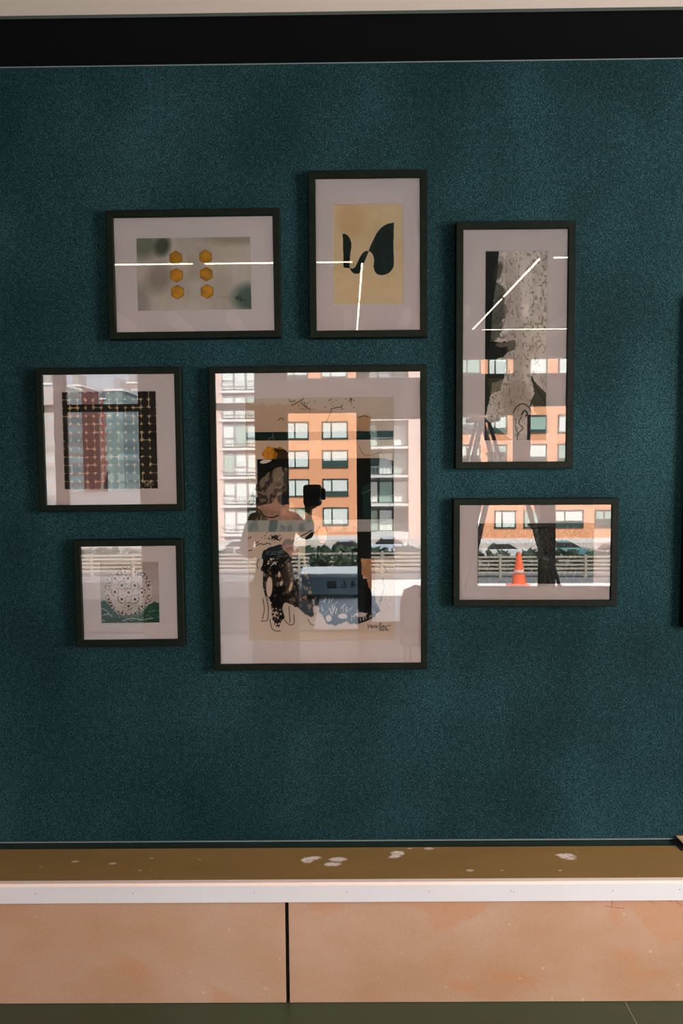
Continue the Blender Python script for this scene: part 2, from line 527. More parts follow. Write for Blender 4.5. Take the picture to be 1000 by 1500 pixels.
def art_pebbles():
    c = Canvas(90.5, 574.5, 231, 715.5, 2.4, (232, 206, 166))
    nx = ny = 12; sx = 141/nx; sy = 141/ny
    for j in range(ny):
        for i in range(nx):
            cx = 90.5+sx*(i+.5)+rng.uniform(-.5, .5); cy = 574.5+sy*(j+.5)+rng.uniform(-.5, .5)
            rx = sx/2*rng.uniform(.93, 1.07); ry = sy/2*rng.uniform(.93, 1.07)
            p = rng.uniform(2.2, 4.2)
            q = (np.abs((c.X-cx)/rx)**p+np.abs((c.Y-cy)/ry)**p)**(1/p)
            c.blend(np.clip((1-q)*rx*c.k+.5, 0, 1), tuple(np.array((44, 42, 36))*rng.uniform(.75, 1.2)))
    for _ in range(46):                                    # joints where neighbouring pebbles touch
        i, j = rng.integers(1, nx), rng.integers(0, ny)
        x = 90.5+sx*i; y = 574.5+sy*(j+.5)
        if rng.random() < .5: c.blend(c.ell(x, y, 2.2, sy*.36), (44, 42, 36))
        else: c.blend(c.ell(90.5+sx*(i-.5), 574.5+sy*j, sx*.36, 2.2), (44, 42, 36))
    c.blend(c.noise(60, 60, 4, 3), (90, 84, 72), .15)
    for _ in range(26):                                    # splatter signature corner
        c.blend(c.ell(rng.uniform(205, 224), rng.uniform(703, 712), rng.uniform(.3, .8)), (228, 214, 190))
    c.blend(c.stroke(c.smooth([(210, 706), (214, 703), (217, 708), (213, 710), (220, 706), (224, 704)]), .6), (228, 214, 190))
    return c


def art_globe():
    c = Canvas(146, 824, 233.5, 912, 3, (196, 188, 182))
    n = c.noise(3, 9, 5, 4); c.blend(np.clip((n-.4)*2, 0, 1), (170, 162, 156), .7)
    c.blend(c.ell(215, 830, 40, 5, .05, 1.2), (182, 158, 150), .6)
    hill = c.poly([(146, 880), (152, 878), (158, 884), (166, 890), (180, 900), (200, 897), (214, 886), (222, 884), (226, 881), (234, 884), (234, 912), (146, 912)], 1.2)
    c.blend(hill, (36, 82, 64)); c.blend(hill*c.noise(18, 12, 9, 3), (92, 122, 104), .5)
    c.blend(c.rect(146, 905, 234, 912)*c.noise(40, 8, 3, 2), (24, 52, 40), .7)
    for _ in range(60):
        x, y = rng.uniform(146, 233), rng.uniform(893, 911)
        c.blend(c.ell(x, y, rng.uniform(.5, 2.2), rng.uniform(.3, .8)), (206, 206, 196), rng.uniform(.3, .9))
    for pts in ([(178, 908), (192, 905), (206, 907), (222, 905)], [(146, 890), (154, 893), (158, 897)], [(150, 900), (157, 898), (163, 902)]):
        c.blend(c.stroke(c.smooth(pts), 1.2), (214, 214, 206), .8)
    C0 = (187.8, 866.5)
    c.blend(c.ell(*C0, 35.2), (232, 220, 214), .62)
    c.blend(c.ell(190, 893, 14, 8, 0, .6), (190, 180, 160), .6)
    big = [(555, 290), (357, 350), (485, 352), (422, 418), (550, 420), (683, 420), (352, 480), (487, 487), (617, 487), (287, 548), (418, 548), (547, 550), (678, 552), (315, 610), (484, 615), (614, 620), (418, 682), (546, 685), (420, 292), (290, 425), (484, 712), (640, 330), (480, 245)]
    for i, (a, b) in enumerate(big):
        x, y = 115+.15*a, 795+.15*b
        r = math.hypot(x-C0[0], y-C0[1])/35.2
        sq = math.sqrt(max(.12, 1-r*r)) if r < 1 else .3
        ang = math.atan2(y-C0[1], x-C0[0])
        R0 = 1.9 if i not in (18, 19, 20, 21, 22, 12) else 1.2
        c.blend(c.ell(x, y, max(.7, R0*(.5+.5*sq)), R0, ang), (22, 22, 22))
        n = 12
        for k in range(n):
            t = 2*math.pi*k/n
            if rng.random() < .22: continue
            u, v = 6.1*math.cos(t)*sq, 6.1*math.sin(t)
            X = x+u*math.cos(ang)-v*math.sin(ang); Y = y+u*math.sin(ang)+v*math.cos(ang)
            if math.hypot(X-C0[0], Y-C0[1]) < 36:
                c.blend(c.ell(X, Y, .75 if rng.random() < .7 else 1.0), (34, 32, 32))
    for _ in range(110):
        t = rng.uniform(0, 6.283); rr = 35.2*rng.uniform(.25, 1)**.5
        c.blend(c.ell(C0[0]+rr*math.cos(t), C0[1]+rr*math.sin(t), rng.uniform(.3, .6)), (70, 66, 66), .8)
    for k in range(46):
        t = 2*math.pi*k/46+rng.uniform(-.04, .04)
        if rng.random() < .25: continue
        c.blend(c.ell(C0[0]+34.8*math.cos(t), C0[1]+34.8*math.sin(t), rng.uniform(.5, .9)), (40, 38, 38), .9)
    return c


def art_hatch():
    c = Canvas(699.5, 767, 867.5, 854, 2.6, (48, 47, 43))
    c.blend(np.clip((c.noise(12, 6, 5, 4)-.45)*3, 0, 1), (30, 30, 27), .7)
    for i in range(900):
        x, y = rng.uniform(699, 868), rng.uniform(766, 856)
        a = rng.choice([.95, -.95, 1.25, -1.25])+rng.uniform(-.25, .25); l = rng.uniform(2, 6)
        c.blend(c.stroke([(x, y), (x+l*math.cos(a), y+l*math.sin(a))], .55),
                (150, 148, 142) if rng.random() < .62 else (10, 10, 9), rng.uniform(.25, .7))
    c.blend(c.rect(699, 767, 868, 768), (20, 20, 18), .8); c.blend(c.rect(699, 853.2, 868, 855), (20, 20, 18), .8)
    # heavier lines of the drawing
    c.blend(c.stroke(c.smooth([(704, 770), (735, 775), (760, 776), (800, 774)]), 2.2), (14, 14, 12), .95)
    c.blend(c.stroke([(720, 768), (720, 785)], 1.2), (14, 14, 12), .9)
    c.blend(c.ell(735, 851, 6, 2.4), (10, 10, 9), .95)
    return c


def art_collage():
    c = Canvas(359, 583.5, 577.5, 937, 1.7, (216, 202, 186))
    n = c.noise(5, 8, 2, 5); c.blend(np.clip((n-.4)*2, 0, 1), (208, 192, 174), .6)
    S, CL = c.smooth, c.closed
    # top: grey sheet with torn tan wash
    c.blend(c.rect(359, 583, 578, 632), (205, 194, 180))
    c.blend(c.poly([(377, 596), (384, 591), (393, 596), (408, 592), (418, 595), (430, 591), (444, 588), (455, 598), (470, 602), (500, 606), (526, 612), (527, 632), (359, 632), (359, 590)], 1.5, 3), (198, 174, 148), .9)
    c.blend(c.poly([(524, 611), (538, 609), (545, 613), (541, 632), (524, 632)], 1), (186, 148, 108), .8)
    for p in ([(428, 595), (438, 590), (446, 585)], [(442, 592), (449, 598), (455, 601)], [(408, 616), (412, 613), (416, 616)], [(485, 601), (492, 599), (500, 598), (502, 595)], [(486, 603), (482, 612), (478, 620)], [(512, 590), (516, 586), (515, 592)], [(424, 587), (427, 590), (433, 588)], [(526, 614), (533, 611), (540, 613)]):
        c.blend(c.stroke(S(p), 1.1), (50, 42, 34), .85)
    for _ in range(34):
        c.blend(c.ell(rng.uniform(436, 520), rng.uniform(586, 604), rng.uniform(.4, 1)), (60, 48, 38), .7)
    # dark band
    c.blend(c.rect(359, 632.5, 578, 645), (18, 42, 34))
    for p in ([(392, 645), (398, 640), (401, 644)], [(399, 634), (400, 641)], [(540, 632), (546, 640), (552, 645)]):
        c.blend(c.stroke(S(p), .9), (190, 190, 170), .7)
    c.blend(c.noise(40, 3, 8, 2)*c.rect(520, 632, 578, 645), (40, 90, 84), .6)
    # flower band
    c.blend(c.rect(359, 645, 578, 671.5), (212, 186, 162))
    c.blend(c.poly([(526, 645), (578, 645), (578, 672), (560, 667), (540, 668), (529, 660)]), (206, 194, 178), .9)
    c.blend(c.stroke(S([(526, 655), (533, 666), (545, 667), (557, 664), (562, 668)]), 1.4), (176, 128, 90), .8)
    fl = c.poly(CL([(384, 664), (388, 656), (395, 653), (402, 656), (410, 655), (416, 658), (420, 663), (421, 672), (398, 672), (388, 671)]), 1.5)
    c.blend(fl, np.array((190, 128, 24))/255.*(.55+.8*c.noise(30, 40, 6, 3)[..., None]))
    c.blend(c.poly([(400, 656), (408, 658), (415, 657), (421, 660), (421, 672), (404, 672), (406, 664)], 2, 7), (42, 42, 20), .85)
    c.blend(c.stroke(S([(402, 656), (408, 660), (414, 659), (420, 663)]), 1.6), (20, 18, 12), .9)
    # black middle with the seated figure
    c.blend(c.rect(376, 671.5, 578, 760), (12, 16, 12))
    c.blend(c.poly([(359, 740), (364, 728), (377, 704), (377, 672), (420, 672), (420, 760), (359, 760)]), (12, 16, 12))
    c.blend(c.poly([(561, 671), (578, 671), (578, 676)]), (205, 190, 170))
    c.blend(c.poly(CL([(380, 676), (386, 672.5), (397, 673), (392, 676.5), (384, 678)])), (232, 226, 214))
    fig = c.poly(CL([(359, 744), (363, 733), (366, 722), (376, 708), (388, 694), (402, 686), (414, 683), (424, 688), (427, 704), (423, 720), (424, 735), (436, 742), (452, 752), (474, 760), (359, 760)]), 1.5, 14)
    g = c.noise(9, 12, 77, 4, .55); sw = .5+.5*np.sin(g*30+(c.X-c.Y)/14)
    tone = np.array((96, 86, 72))/255.*(.45+1.0*sw[..., None])
    c.blend(fig, tone)
    skin = c.poly(CL([(372, 741), (382, 738), (396, 735), (404, 727), (412, 736), (424, 738), (452, 752), (470, 760), (400, 760), (388, 756), (378, 748)]), 1)
    c.blend(skin, np.array((202, 160, 134))/255.*(.7+.5*c.noise(20, 30, 5, 3)[..., None]))
    c.blend(c.poly(CL([(420, 688), (430, 690), (434, 712), (428, 732), (412, 738), (404, 728), (416, 716)])), (14, 22, 20), .75)
    c.blend(c.poly(CL([(359, 745), (364, 738), (372, 742), (378, 752), (372, 758), (359, 758)])), (62, 58, 36), .9)
    c.blend(c.stroke(S([(366, 737), (378, 745), (384, 753), (396, 756), (406, 753)]), 1.8), (16, 14, 10), .95)
    c.blend(c.stroke(S([(364, 697), (368, 712), (372, 722)]), 2.4), (232, 224, 206)); c.blend(c.ell(373, 721, 2.2, 6, -.3), (232, 224, 206))
    for p in ([(359, 679), (366, 681)], [(358, 685), (366, 686)], [(362, 690), (367, 689), (365, 696)]):
        c.blend(c.stroke(S(p), 1.6), (226, 216, 202))
    c.blend(c.poly([(530, 712), (543, 706), (544, 758), (531, 758)], 1.5, 44), (16, 62, 58), .8)
    c.blend(c.stroke(S([(530, 722), (536, 720), (543, 717)]), .8), (140, 150, 140), .8)
    # pale blue strip
    c.blend(c.rect(359, 760, 578, 777.5), (176, 180, 174))
    c.blend(np.clip((c.noise(30, 30, 91, 4)-.5)*5, 0, 1)*c.rect(359, 760, 530, 777), (104, 128, 128), .6)
    c.blend(c.ell(398, 769, 5, 10, .3, .5)*c.rect(359, 760, 578, 777), (60, 100, 100), .6)
    # lower left: splatter and writing-like marks
    c.blend(c.rect(445, 777.5, 578, 817), (20, 24, 24))
    c.blend(c.poly([(359, 777), (455, 777), (446, 785), (430, 795), (445, 817), (359, 817)]), (214, 196, 176))
    for _ in range(90):
        a, r = rng.uniform(0, 6.28), abs(rng.normal(0, 6))
        c.blend(c.ell(399+r*1.2*math.cos(a), 785+r*.55*math.sin(a), rng.uniform(.3, 1.1)), (26, 24, 24), .85)
    for p in ([(361, 786), (365, 784)], [(371, 794), (376, 791)], [(372, 797), (378, 794), (384, 795), (390, 793), (394, 795)], [(361, 804), (366, 803)]):
        c.blend(c.stroke(S(p), 1.4), (40, 36, 36), .8)
    c.blend(c.stroke(S([(425, 792), (436, 785), (446, 780), (455, 775)]), 1.3), (34, 28, 26))
    c.blend(c.poly(CL([(381, 812), (384, 804), (395, 799), (410, 796), (420, 800), (432, 808), (438, 818), (425, 822), (400, 820), (386, 819)]), 1.5, 60), (26, 42, 50))
    for _ in range(26):
        x, y = rng.uniform(384, 428), rng.uniform(799, 817)
        c.blend(c.stroke([(x, y), (x+rng.uniform(3, 8), y-rng.uniform(.5, 3))], .9), (168, 184, 190), .6)
    c.blend(c.poly(CL([(411, 793), (418, 788), (426, 790), (430, 798), (435, 805), (432, 813), (425, 816), (419, 808), (412, 801)]), 1), np.array((196, 158, 142))/255.*(.7+.5*c.noise(40, 60, 15, 3)[..., None]))
    c.blend(c.poly(CL([(413, 790), (420, 787), (428, 791), (424, 796), (415, 796)])), (128, 134, 138), .7)
    # the loop
    lp = S([(466, 771), (463, 780), (466, 792), (472, 795), (478, 790), (478, 778), (476, 770)])
    c.blend(c.poly(lp), (226, 190, 162)); c.blend(c.stroke(lp, 2.2), (14, 14, 12))
    # bowl-shaped dark field right of the skirt
    bowl = c.poly([(445, 812), (530, 815), (531, 846), (546, 846), (549, 880), (556, 893), (548, 901), (536, 908), (522, 912), (510, 913), (505, 908), (498, 912), (488, 915), (476, 911), (470, 900), (460, 888), (452, 870)], 1.6, 70)
    c.blend(bowl, (24, 34, 36))
    c.blend(c.poly([(528, 817), (548, 817), (549, 850), (543, 880), (536, 846), (529, 840)], 1), np.array((208, 160, 118))/255.*(.75+.4*c.noise(30, 40, 25, 3)[..., None]))
    c.blend(c.poly([(532, 848), (545, 868), (549, 893), (533, 892)], 1.2), (10, 10, 9))
    for _ in range(60):
        t = rng.uniform(0, 1); x = 456+98*t; y = 898-14*math.cos(t*3)+rng.uniform(-10, 12); a = rng.uniform(-2.2, -.6); l = rng.uniform(3, 9)
        c.blend(c.stroke([(x, y), (x+l*math.cos(a), y+l*math.sin(a))], rng.uniform(.8, 2)), (222, 212, 202), rng.uniform(.5, 1))
    for e in ((479, 904, 4.5, 5), (500, 901, 7, 4), (527, 899, 8, 3.4), (461, 890, 4, 5)):
        c.blend(c.ell(*e), (226, 216, 206))
    c.blend(c.stroke(S([(474, 905), (478, 912), (486, 912)]), 1.2), (20, 22, 22)); c.blend(c.stroke(S([(520, 912), (538, 906), (549, 897)]), 2.4), (16, 14, 12))
    c.blend(c.stroke(S([(560, 846), (562, 858), (559, 870), (556, 880)]), 2.2), (96, 112, 124), .8)
    c.blend(c.stroke(S([(553, 822), (562, 830), (566, 838)]), 1.0), (120, 100, 84), .8)
    for _ in range(30):
        x, y = rng.uniform(540, 575), rng.uniform(818, 895)
        c.blend(c.stroke([(x, y), (x+rng.uniform(-4, 4), y+rng.uniform(2, 8))], .8), (186, 166, 150), .6)
    # the skirt
    sk = c.poly([(384, 816), (398, 814), (420, 813), (441, 815), (446, 832), (451, 850), (455, 876), (457, 900), (450, 902), (441, 894), (432, 888), (424, 884), (414, 880), (410, 890), (412, 902), (404, 918), (397, 912), (394, 892), (392, 876), (385, 868), (381, 850), (384, 838), (379, 832)], 2, 80)
    g = np.clip((c.noise(38, 50, 33, 3, .6)-.5)*6, 0, 1)
    c.blend(sk, (14, 14, 11))
    c.blend(sk*g*np.clip((c.X-405)/30, 0, 1)*np.clip((c.Y-815)/25, 0, 1), (168, 132, 96), .85)
    c.blend(sk*np.clip((c.noise(50, 70, 35, 2)-.62)*6, 0, 1), (190, 160, 130), .6)
    for e in ((391, 857, 4.6, 15, .05), (406, 839, 1.8, 4.5, 0), (423, 857, 2.3, 8, .3), (409, 852, 2, 4, .3)):
        c.blend(c.ell(*e), (224, 204, 184))
    for _ in range(40):
        c.blend(c.ell(rng.uniform(394, 408), rng.uniform(888, 914), rng.uniform(.4, 1.4)), (224, 208, 190), .9)
    for _ in range(16):
        c.blend(c.ell(397+rng.normal(0, 4), 822+rng.normal(0, 4), rng.uniform(.5, 1.6)), (226, 222, 210))
    for p in ([(383, 836), (382, 852), (385, 870), (388, 876)], [(381, 874), (383, 890), (380, 904)], [(387, 876), (389, 890), (387, 906), (378, 907)], [(391, 905), (394, 918), (400, 922), (407, 922)], [(413, 906), (420, 913), (427, 911), (427, 898)], [(420, 886), (421, 910)], [(448, 905), (452, 912), (457, 914)], [(376, 816), (373, 824), (375, 830)]):
        c.blend(c.stroke(S(p), 1.3), (70, 56, 46), .85)
    # signature, two lines
    for p in ([(537, 913), (538, 919), (540, 914), (542, 918), (543, 914)], [(545, 915), (543, 918), (546, 918), (547, 915), (548, 918)], [(549, 915), (551, 918)], [(552, 915), (549, 919)],
              [(553, 918), (557, 912), (555, 912), (556, 919), (553, 920)], [(558, 916), (557, 918), (559, 918), (560, 915), (561, 918), (562, 916), (564, 917), (563, 919), (566, 916), (571, 915)],
              [(555, 921), (556, 923), (557, 920)], [(559, 920), (559, 923), (561, 921), (560, 920)], [(562, 920), (564, 920), (563, 923)], [(566, 920), (565, 922), (567, 921), (567, 923)]):
        c.blend(c.stroke(S(p, 4), .75), (22, 20, 22))
    return c


# ------------------------------------------------------------------ framed pictures
DEPTH = .032
FACE_Y = -DEPTH


def framed_picture(outer, inner, pr, canvas, label, yaw=0., pitch=0., hollow=.012):
    """outer / inner: corner pixels TL,TR,BR,BL; pr print rect pixels"""
    P = [on_y(x, y, FACE_Y) for x, y in outer]
    Q = [on_y(x, y, FACE_Y) for x, y in inner]
    c = sum(P, Vector())/4
    ux = ((P[1]-P[0])+(P[2]-P[3])).normalized()
    W = ((P[1]-P[0]).length+(P[2]-P[3]).length)/2; H = ((P[0]-P[3]).length+(P[1]-P[2]).length)/2
    iW = ((Q[1]-Q[0]).length+(Q[2]-Q[3]).length)/2; iH = ((Q[0]-Q[3]).length+(Q[1]-Q[2]).length)/2
    ci = sum(Q, Vector())/4
    roll = math.atan2(ux.z, ux.x)
    t = ((W-iW)/2+(H-iH)/2)/2
    # tilted pictures stand off the wall a little on one side
    back = abs(math.sin(yaw))*W/2+abs(math.sin(pitch))*H/2
    root = empty('framed_picture', (c.x, -back-.001, c.z), (pitch, -roll, yaw))
    tag(root, label, 'picture', 'black framed pictures on the teal wall')
    w, h = W/2, H/2
    # moulding profile (inset, y)
    prof = [(0, 0), (0, -DEPTH+.002), (.002, -DEPTH), (t-.0015, -DEPTH), (t, -DEPTH+.0015), (t, -DEPTH+.010), (t+.0001, 0)]
    mb = MB()
    for ins, y in prof:
        for sx, sz in ((-1, -1), (1, -1), (1, 1), (-1, 1)):
            mb.v.append((sx*(w-ins), y, sz*(h-ins)))
    n = len(prof)
    for j in range(n):
        k = (j+1) % n
        for i in range(4):
            i2 = (i+1) % 4
            mb.f.append((j*4+i, j*4+i2, k*4+i2, k*4+i)); mb.mi.append(0)
    mb.build('moulding', M['black_wood'], root)
    # print rectangle in local coords
    A = on_y(pr[0], pr[1], -.02); B = on_y(pr[2], pr[3], -.02)
    pc = (A+B)/2-c; pw, ph = abs(B.x-A.x), abs(A.z-B.z)
    ca, sa = math.cos(roll), math.sin(roll)
    px, pz = pc.x*ca+pc.z*sa, -pc.x*sa+pc.z*ca
    # mat board with bevelled opening
    y0 = -DEPTH+hollow
    mw, mh = w-t+.004, h-t+.004
    bev = .0015
    mb = MB()
    rings = [[(-mw, y0, -mh), (mw, y0, -mh), (mw, y0, mh), (-mw, y0, mh)],
             [(px+sx*(pw/2+bev), y0, pz+sz*(ph/2+bev)) for sx, sz in ((-1, -1), (1, -1), (1, 1), (-1, 1))],
             [(px+sx*pw/2, y0+.0018, pz+sz*ph/2) for sx, sz in ((-1, -1), (1, -1), (1, 1), (-1, 1))],
             [(-mw, y0+.0018, -mh), (mw, y0+.0018, -mh), (mw, y0+.0018, mh), (-mw, y0+.0018, mh)]]
    for r in rings: mb.v += r
    for j in range(4):
        for i in range(4):
            a, b = j*4, ((j+1) % 4)*4; i2 = (i+1) % 4
            mb.f.append((a+i, a+i2, b+i2, b+i)); mb.mi.append(1 if j == 1 else 0)
    mb.build('mat_board', [M['mat_board'], M['mat_core']], root)
    if canvas:
        canvas.mesh('print', pw+.004, ph+.004, y0+.0024, px, pz, M['print'], root)
    MB().box(-mw, mw, y0+.003, -.001, -mh, mh).build('backing_board', M['backing'], root)
    MB().box(-mw+.001, mw-.001, -DEPTH+.0045, -DEPTH+.0065, -mh+.001, mh-.001)
    gy = -DEPTH+.005
    g = MB(); g.v = [(-mw, gy, -mh), (mw, gy, -mh), (mw, gy, mh), (-mw, gy, mh)]; g.f = [(0, 1, 2, 3)]; g.mi = [0]
    g.build('glass_pane', M['pane'], root)
    return root


framed_picture([(155, 308), (410, 304), (411, 494), (159, 497)], [(166, 318), (400, 315), (401, 484), (168.5, 486.5)],
               (199.5, 349, 368, 453), art_hex(), 'wide black framed print of six amber hexagons on a cloudy grey ground')
framed_picture([(451, 250), (626, 248), (626, 493.5), (453, 495)], [(461.5, 261.5), (616, 259.5), (616.5, 481.5), (463, 484)],
               (487.5, 300, 590.5, 444.5), art_wings(), 'upright black framed print of dark wing-like shapes on cream paper, highest of the pictures')
framed_picture([(667, 325), (843, 323), (839.5, 686.5), (667.5, 687)], [(678, 336), (832, 334), (829, 676), (678, 677)],
               (710.5, 368.5, 799.5, 644.5), art_bark(), 'tall narrow black framed picture of grey bark-like grain', pitch=.0028)
framed_picture([(53, 539), (265, 537), (268, 748), (56.5, 750)], [(63, 549), (254.5, 547.5), (257, 740), (66, 741.5)],
               (90.5, 574.5, 231, 715.5), art_pebbles(), 'square black framed print of dark rounded pebble cells in rows')
framed_picture([(108.5, 791), (268.5, 789.5), (269, 946.5), (110.5, 948)], [(119, 800), (257.5, 799.5), (257.5, 938), (120.5, 938.5)],
               (146, 824, 233.5, 912), art_globe(), 'smallest square black framed picture, a dotted ball above green hills')
framed_picture([(307, 537), (624, 534.5), (627, 980), (312, 983)], [(316, 547), (614.5, 544.5), (617, 972), (321.5, 975)],
               (359, 583.5, 577.5, 937), art_collage(), 'largest black framed picture, a torn paper and ink collage with white mat')
framed_picture([(663.5, 731), (904, 729), (902, 888), (664, 888.5)], [(674, 740.5), (894, 738), (893, 878), (674, 880)],
               (699.5, 767, 867.5, 854), art_hatch(), 'low wide black framed picture of dark cross-hatching, nearest the lower right', yaw=-.0235, pitch=-.0028)
framed_picture([(1007, 432), (1180, 432), (1180, 920), (1007, 920)], [(1020, 447), (1169, 447), (1169, 907), (1020, 907)],
               (1050, 500, 1140, 860), None, 'black framed picture at the far right, beyond the edge of the photo')

# ------------------------------------------------------------------ picture wall, bench, ceiling edge, floor
WT = on_y(500, 92, 0).z                 # top of fabric
ZB = on_y(500, 1231.5, 0).z             # bench top level
fr = on_z(500, 1289, ZB); YF = fr.y     # bench front
ztr = on_y(500, 1318, YF).z             # bottom of trim
zfl = on_y(500, 1469, YF).z             # floor level
XW0, XW1 = -3.7, 3.3
LF = 4.96                                # storefront distance
TOPZ = 3.15

struct('wall_back', MB().box(XW0, XW1, 0, .15, zfl, WT), M['fabric'])
struct('trim_1', MB().box(XW0, XW1, -.003, 0, WT-.0022, WT), M['bead'])
struct('trim_2', MB().box(XW0, XW1, -.004, 0, ZB, ZB+.003), M['bead'])
# seam of two fabric widths
# black slot above the wall and the pale ceiling
yl = on_y(500, 18.0, 0)
slot = on_z(500, 17, WT)
YC = slot.y
zlip = WT
struct('trim_3', MB().box(XW0, XW1, YC-.02, .15, WT, WT+.02), M['black_paint'])
a1 = on_z(500, 11, WT).y
struct('trim_4', MB().box(XW0, XW1, a1, YC, WT-.008, WT+.03), M['lip'])
CEIL = WT-.010
struct('soffit', MB().box(XW0, XW1, -.85, a1, CEIL, CEIL+.12), M['plaster_white'])
struct('ceiling', MB().box(XW0, XW1, -LF-.3, -.85, CEIL, CEIL+.12), M['ceil_dark'])
struct('roof', MB().box(XW0-.2, XW1+.2, -LF-.14, .3, CEIL+.12, CEIL+.25), M['front_dark'])
struct('floor', MB().box(XW0, XW1, -LF-.1, 0, zfl-.2, zfl), M['floor'])
fp = on_z(924, 1485, zfl).x
struct('trim_5', MB().box(fp, fp+.002, -LF, YF, zfl, zfl+.0006), M['grout'])
struct('wall_left', MB().box(XW0-.15, XW0, -LF-.1, .15, zfl-.2, CEIL+.12), M['room_wall'])
# right wall with a daylight window
wy0, wy1, wz0, wz1 = -3.9, -1.1, .95, 2.55
rw = MB()
rw.box(XW1, XW1+.15, -LF-.1, wy0, zfl-.2, CEIL+.12).box(XW1, XW1+.15, wy1, .15, zfl-.2, CEIL+.12)
rw.box(XW1, XW1+.15, wy0, wy1, zfl-.2, wz0).box(XW1, XW1+.15, wy0, wy1, wz1, CEIL+.12)
struct('wall_right', rw, M['room_wall'])
w1 = MB()
for y in (wy0, (wy0+wy1)/2-.02, wy1-.04): w1.box(XW1+.04, XW1+.09, y, y+.04, wz0, wz1)
w1.box(XW1+.04, XW1+.09, wy0, wy1, wz0, wz0+.04).box(XW1+.04, XW1+.09, wy0, wy1, wz1-.04, wz1)
struct('window_1', w1, M['front_dark'])

# bench
bench = empty('wall_bench', (0, 0, zfl))
tag(bench, 'low tan panelled bench with white front edge running along the teal wall', 'bench')
X0, X1 = -3.6, 3.2
dark_y = on_z(500, 1241.5, ZB).y


def paint_top():
    xa, xb = -1.35, 1.35
    s = 400.0                                                 # units per metre
    H = (dark_y-YF)*s
    c = Canvas(xa*s, 0, xb*s, H, .9, (142, 110, 66))
    n = c.noise(12, 3, 4, 5); c.blend(np.clip((n-.35)*2, 0, 1), (128, 100, 58), .8)
    n = c.noise(120, 3, 5, 3); c.blend(n, (140, 106, 60), .3)
    c.blend(c.noise(9, 1, 15, 2), (150, 104, 58), .25)

    def at(px, py):
        p = on_z(px, py, ZB); return p.x*s, (dark_y-p.y)*s
    c2 = (226, 206, 196)
    def smear(px, py, w, h, ang, seed):
        r = np.random.default_rng(seed); x, y = at(px, py)
        g = np.clip((c.noise(500, 60, seed, 3)-.28)*4, 0, 1)
        c.blend(c.ell(x, y, w*.62, h*.8, ang, .35)*g, c2, 1)
        for _ in range(7):
            X = x+r.uniform(-.6, .6)*w; Y = y+r.uniform(-.5, .5)*h; l = w*r.uniform(.3, .7); k = r.uniform(.05, .35)
            c.blend(c.stroke(c.smooth([(X-l/2, Y+k*l/2), (X, Y), (X+l/2, Y-k*l/2)], 4), r.uniform(1.5, 3.6)), c2, r.uniform(.5, .95))
    smear(450, 1260, 9, 8, 0, 1); smear(462, 1257, 11, 5, .1, 2); smear(495, 1259, 15, 6, 0, 3); smear(486, 1266, 13, 5, .1, 4)
    smear(582, 1250, 12, 7, 0, 5); smear(577, 1255, 9, 4, 0, 6); smear(833, 1255, 12, 9, 0, 7); smear(824, 1253, 10, 5, 0, 8)
    for px, py, r in ((110, 1262, 3), (165, 1265, 3), (222, 1257, 1.5), (292, 1259, 1.2), (688, 1275, 3), (735, 1275, 1.2), (820, 1275, 1.6), (600, 1243, 2), (628, 1243, 4), (205, 1275, 1.5), (60, 1270, 1)):
        x, y = at(px, py); c.blend(c.ell(x, y, r*1.6, r*.8), c2, .75)
    for _ in range(60):
        c.blend(c.ell(rng.uniform(xa*s, xb*s), rng.uniform(0, H), rng.uniform(.4, 1)), (206, 176, 130), .6)
    c.blend(c.rect(xa*s, H-3.2, xb*s, H-2), (170, 128, 72), .8)
    return c, (xb-xa), (dark_y-YF)


cv, tw, th = paint_top()
dz = ZB-zfl
tp = cv.mesh('bench_top', tw, th, (dark_y+YF)/2, 0, dz, M['bench_top'], bench, flat=True)
# the slab under the painted sheet, left and right ends included
side = mat('bench_side_board', s2l((134, 104, 60)), .4)
MB().box(X0, X1, YF+.002, dark_y, dz-.02, dz-.0006).build('slab', side, bench)
for a_, b_ in ((X0, -tw/2), (tw/2, X1)): MB().box(a_, b_, YF+.002, dark_y, dz-.0006, dz).build('slab_end', side, bench)
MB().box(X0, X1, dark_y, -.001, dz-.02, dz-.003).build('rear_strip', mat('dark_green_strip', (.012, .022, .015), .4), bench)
MB().box(X0, X1, YF-.012, YF+.002, ztr-zfl, dz).build('edge_trim', M['trim_white'], bench)
MB().box(X0, X1, YF-.0145, YF+.002, dz-.009, dz+.0012).build('edge_lip', mat('pink_white_lip', (.86, .66, .56), .5), bench)
gx = on_y(420.5, 1390, YF).x
gw = .0055
for a, b in ((X0, gx-gw), (gx+gw, X1)):
    MB().box(a, b, YF, YF+.015, .001, ztr-zfl-.001).build('front_panel', M['bench_face'], bench, bevel=.0015)
MB().box(X0, X1, YF+.018, YF+.05, 0, dz-.02).build('carcass', M['gap'], bench)

for px_, py_ in ((52, 1309), (195, 1308.5), (372, 1307.5), (508, 1306.5), (628, 1306), (748, 1305), (752, 1307), (897, 1304.5), (995, 1303)):
    q_ = on_y(px_, py_, YF-.012)
    MB().bar((q_.x, YF-.0128, q_.z-zfl), (q_.x, YF-.011, q_.z-zfl), .0032, n=8).build('screw', side, bench)
redm = mat('red_pencil', (.35, .06, .05), .7)
rs = MB()
for st in (((886, 1327), (897, 1329), (914, 1331)), ((897, 1318), (896, 1329)), ((950, 1319), (958, 1324)), ((978, 1320), (984, 1319)), ((990, 1320), (999, 1327))):
    for u_, v_ in zip(st[:-1], st[1:]):
        A_, B_ = on_y(*u_, YF-.0004), on_y(*v_, YF-.0004)
        rs.bar((A_.x, YF-.0002, A_.z-zfl), (B_.x, YF-.0002, B_.z-zfl), .0013)
rs.build('red_scribble', redm, bench)['kind'] = 'stuff'

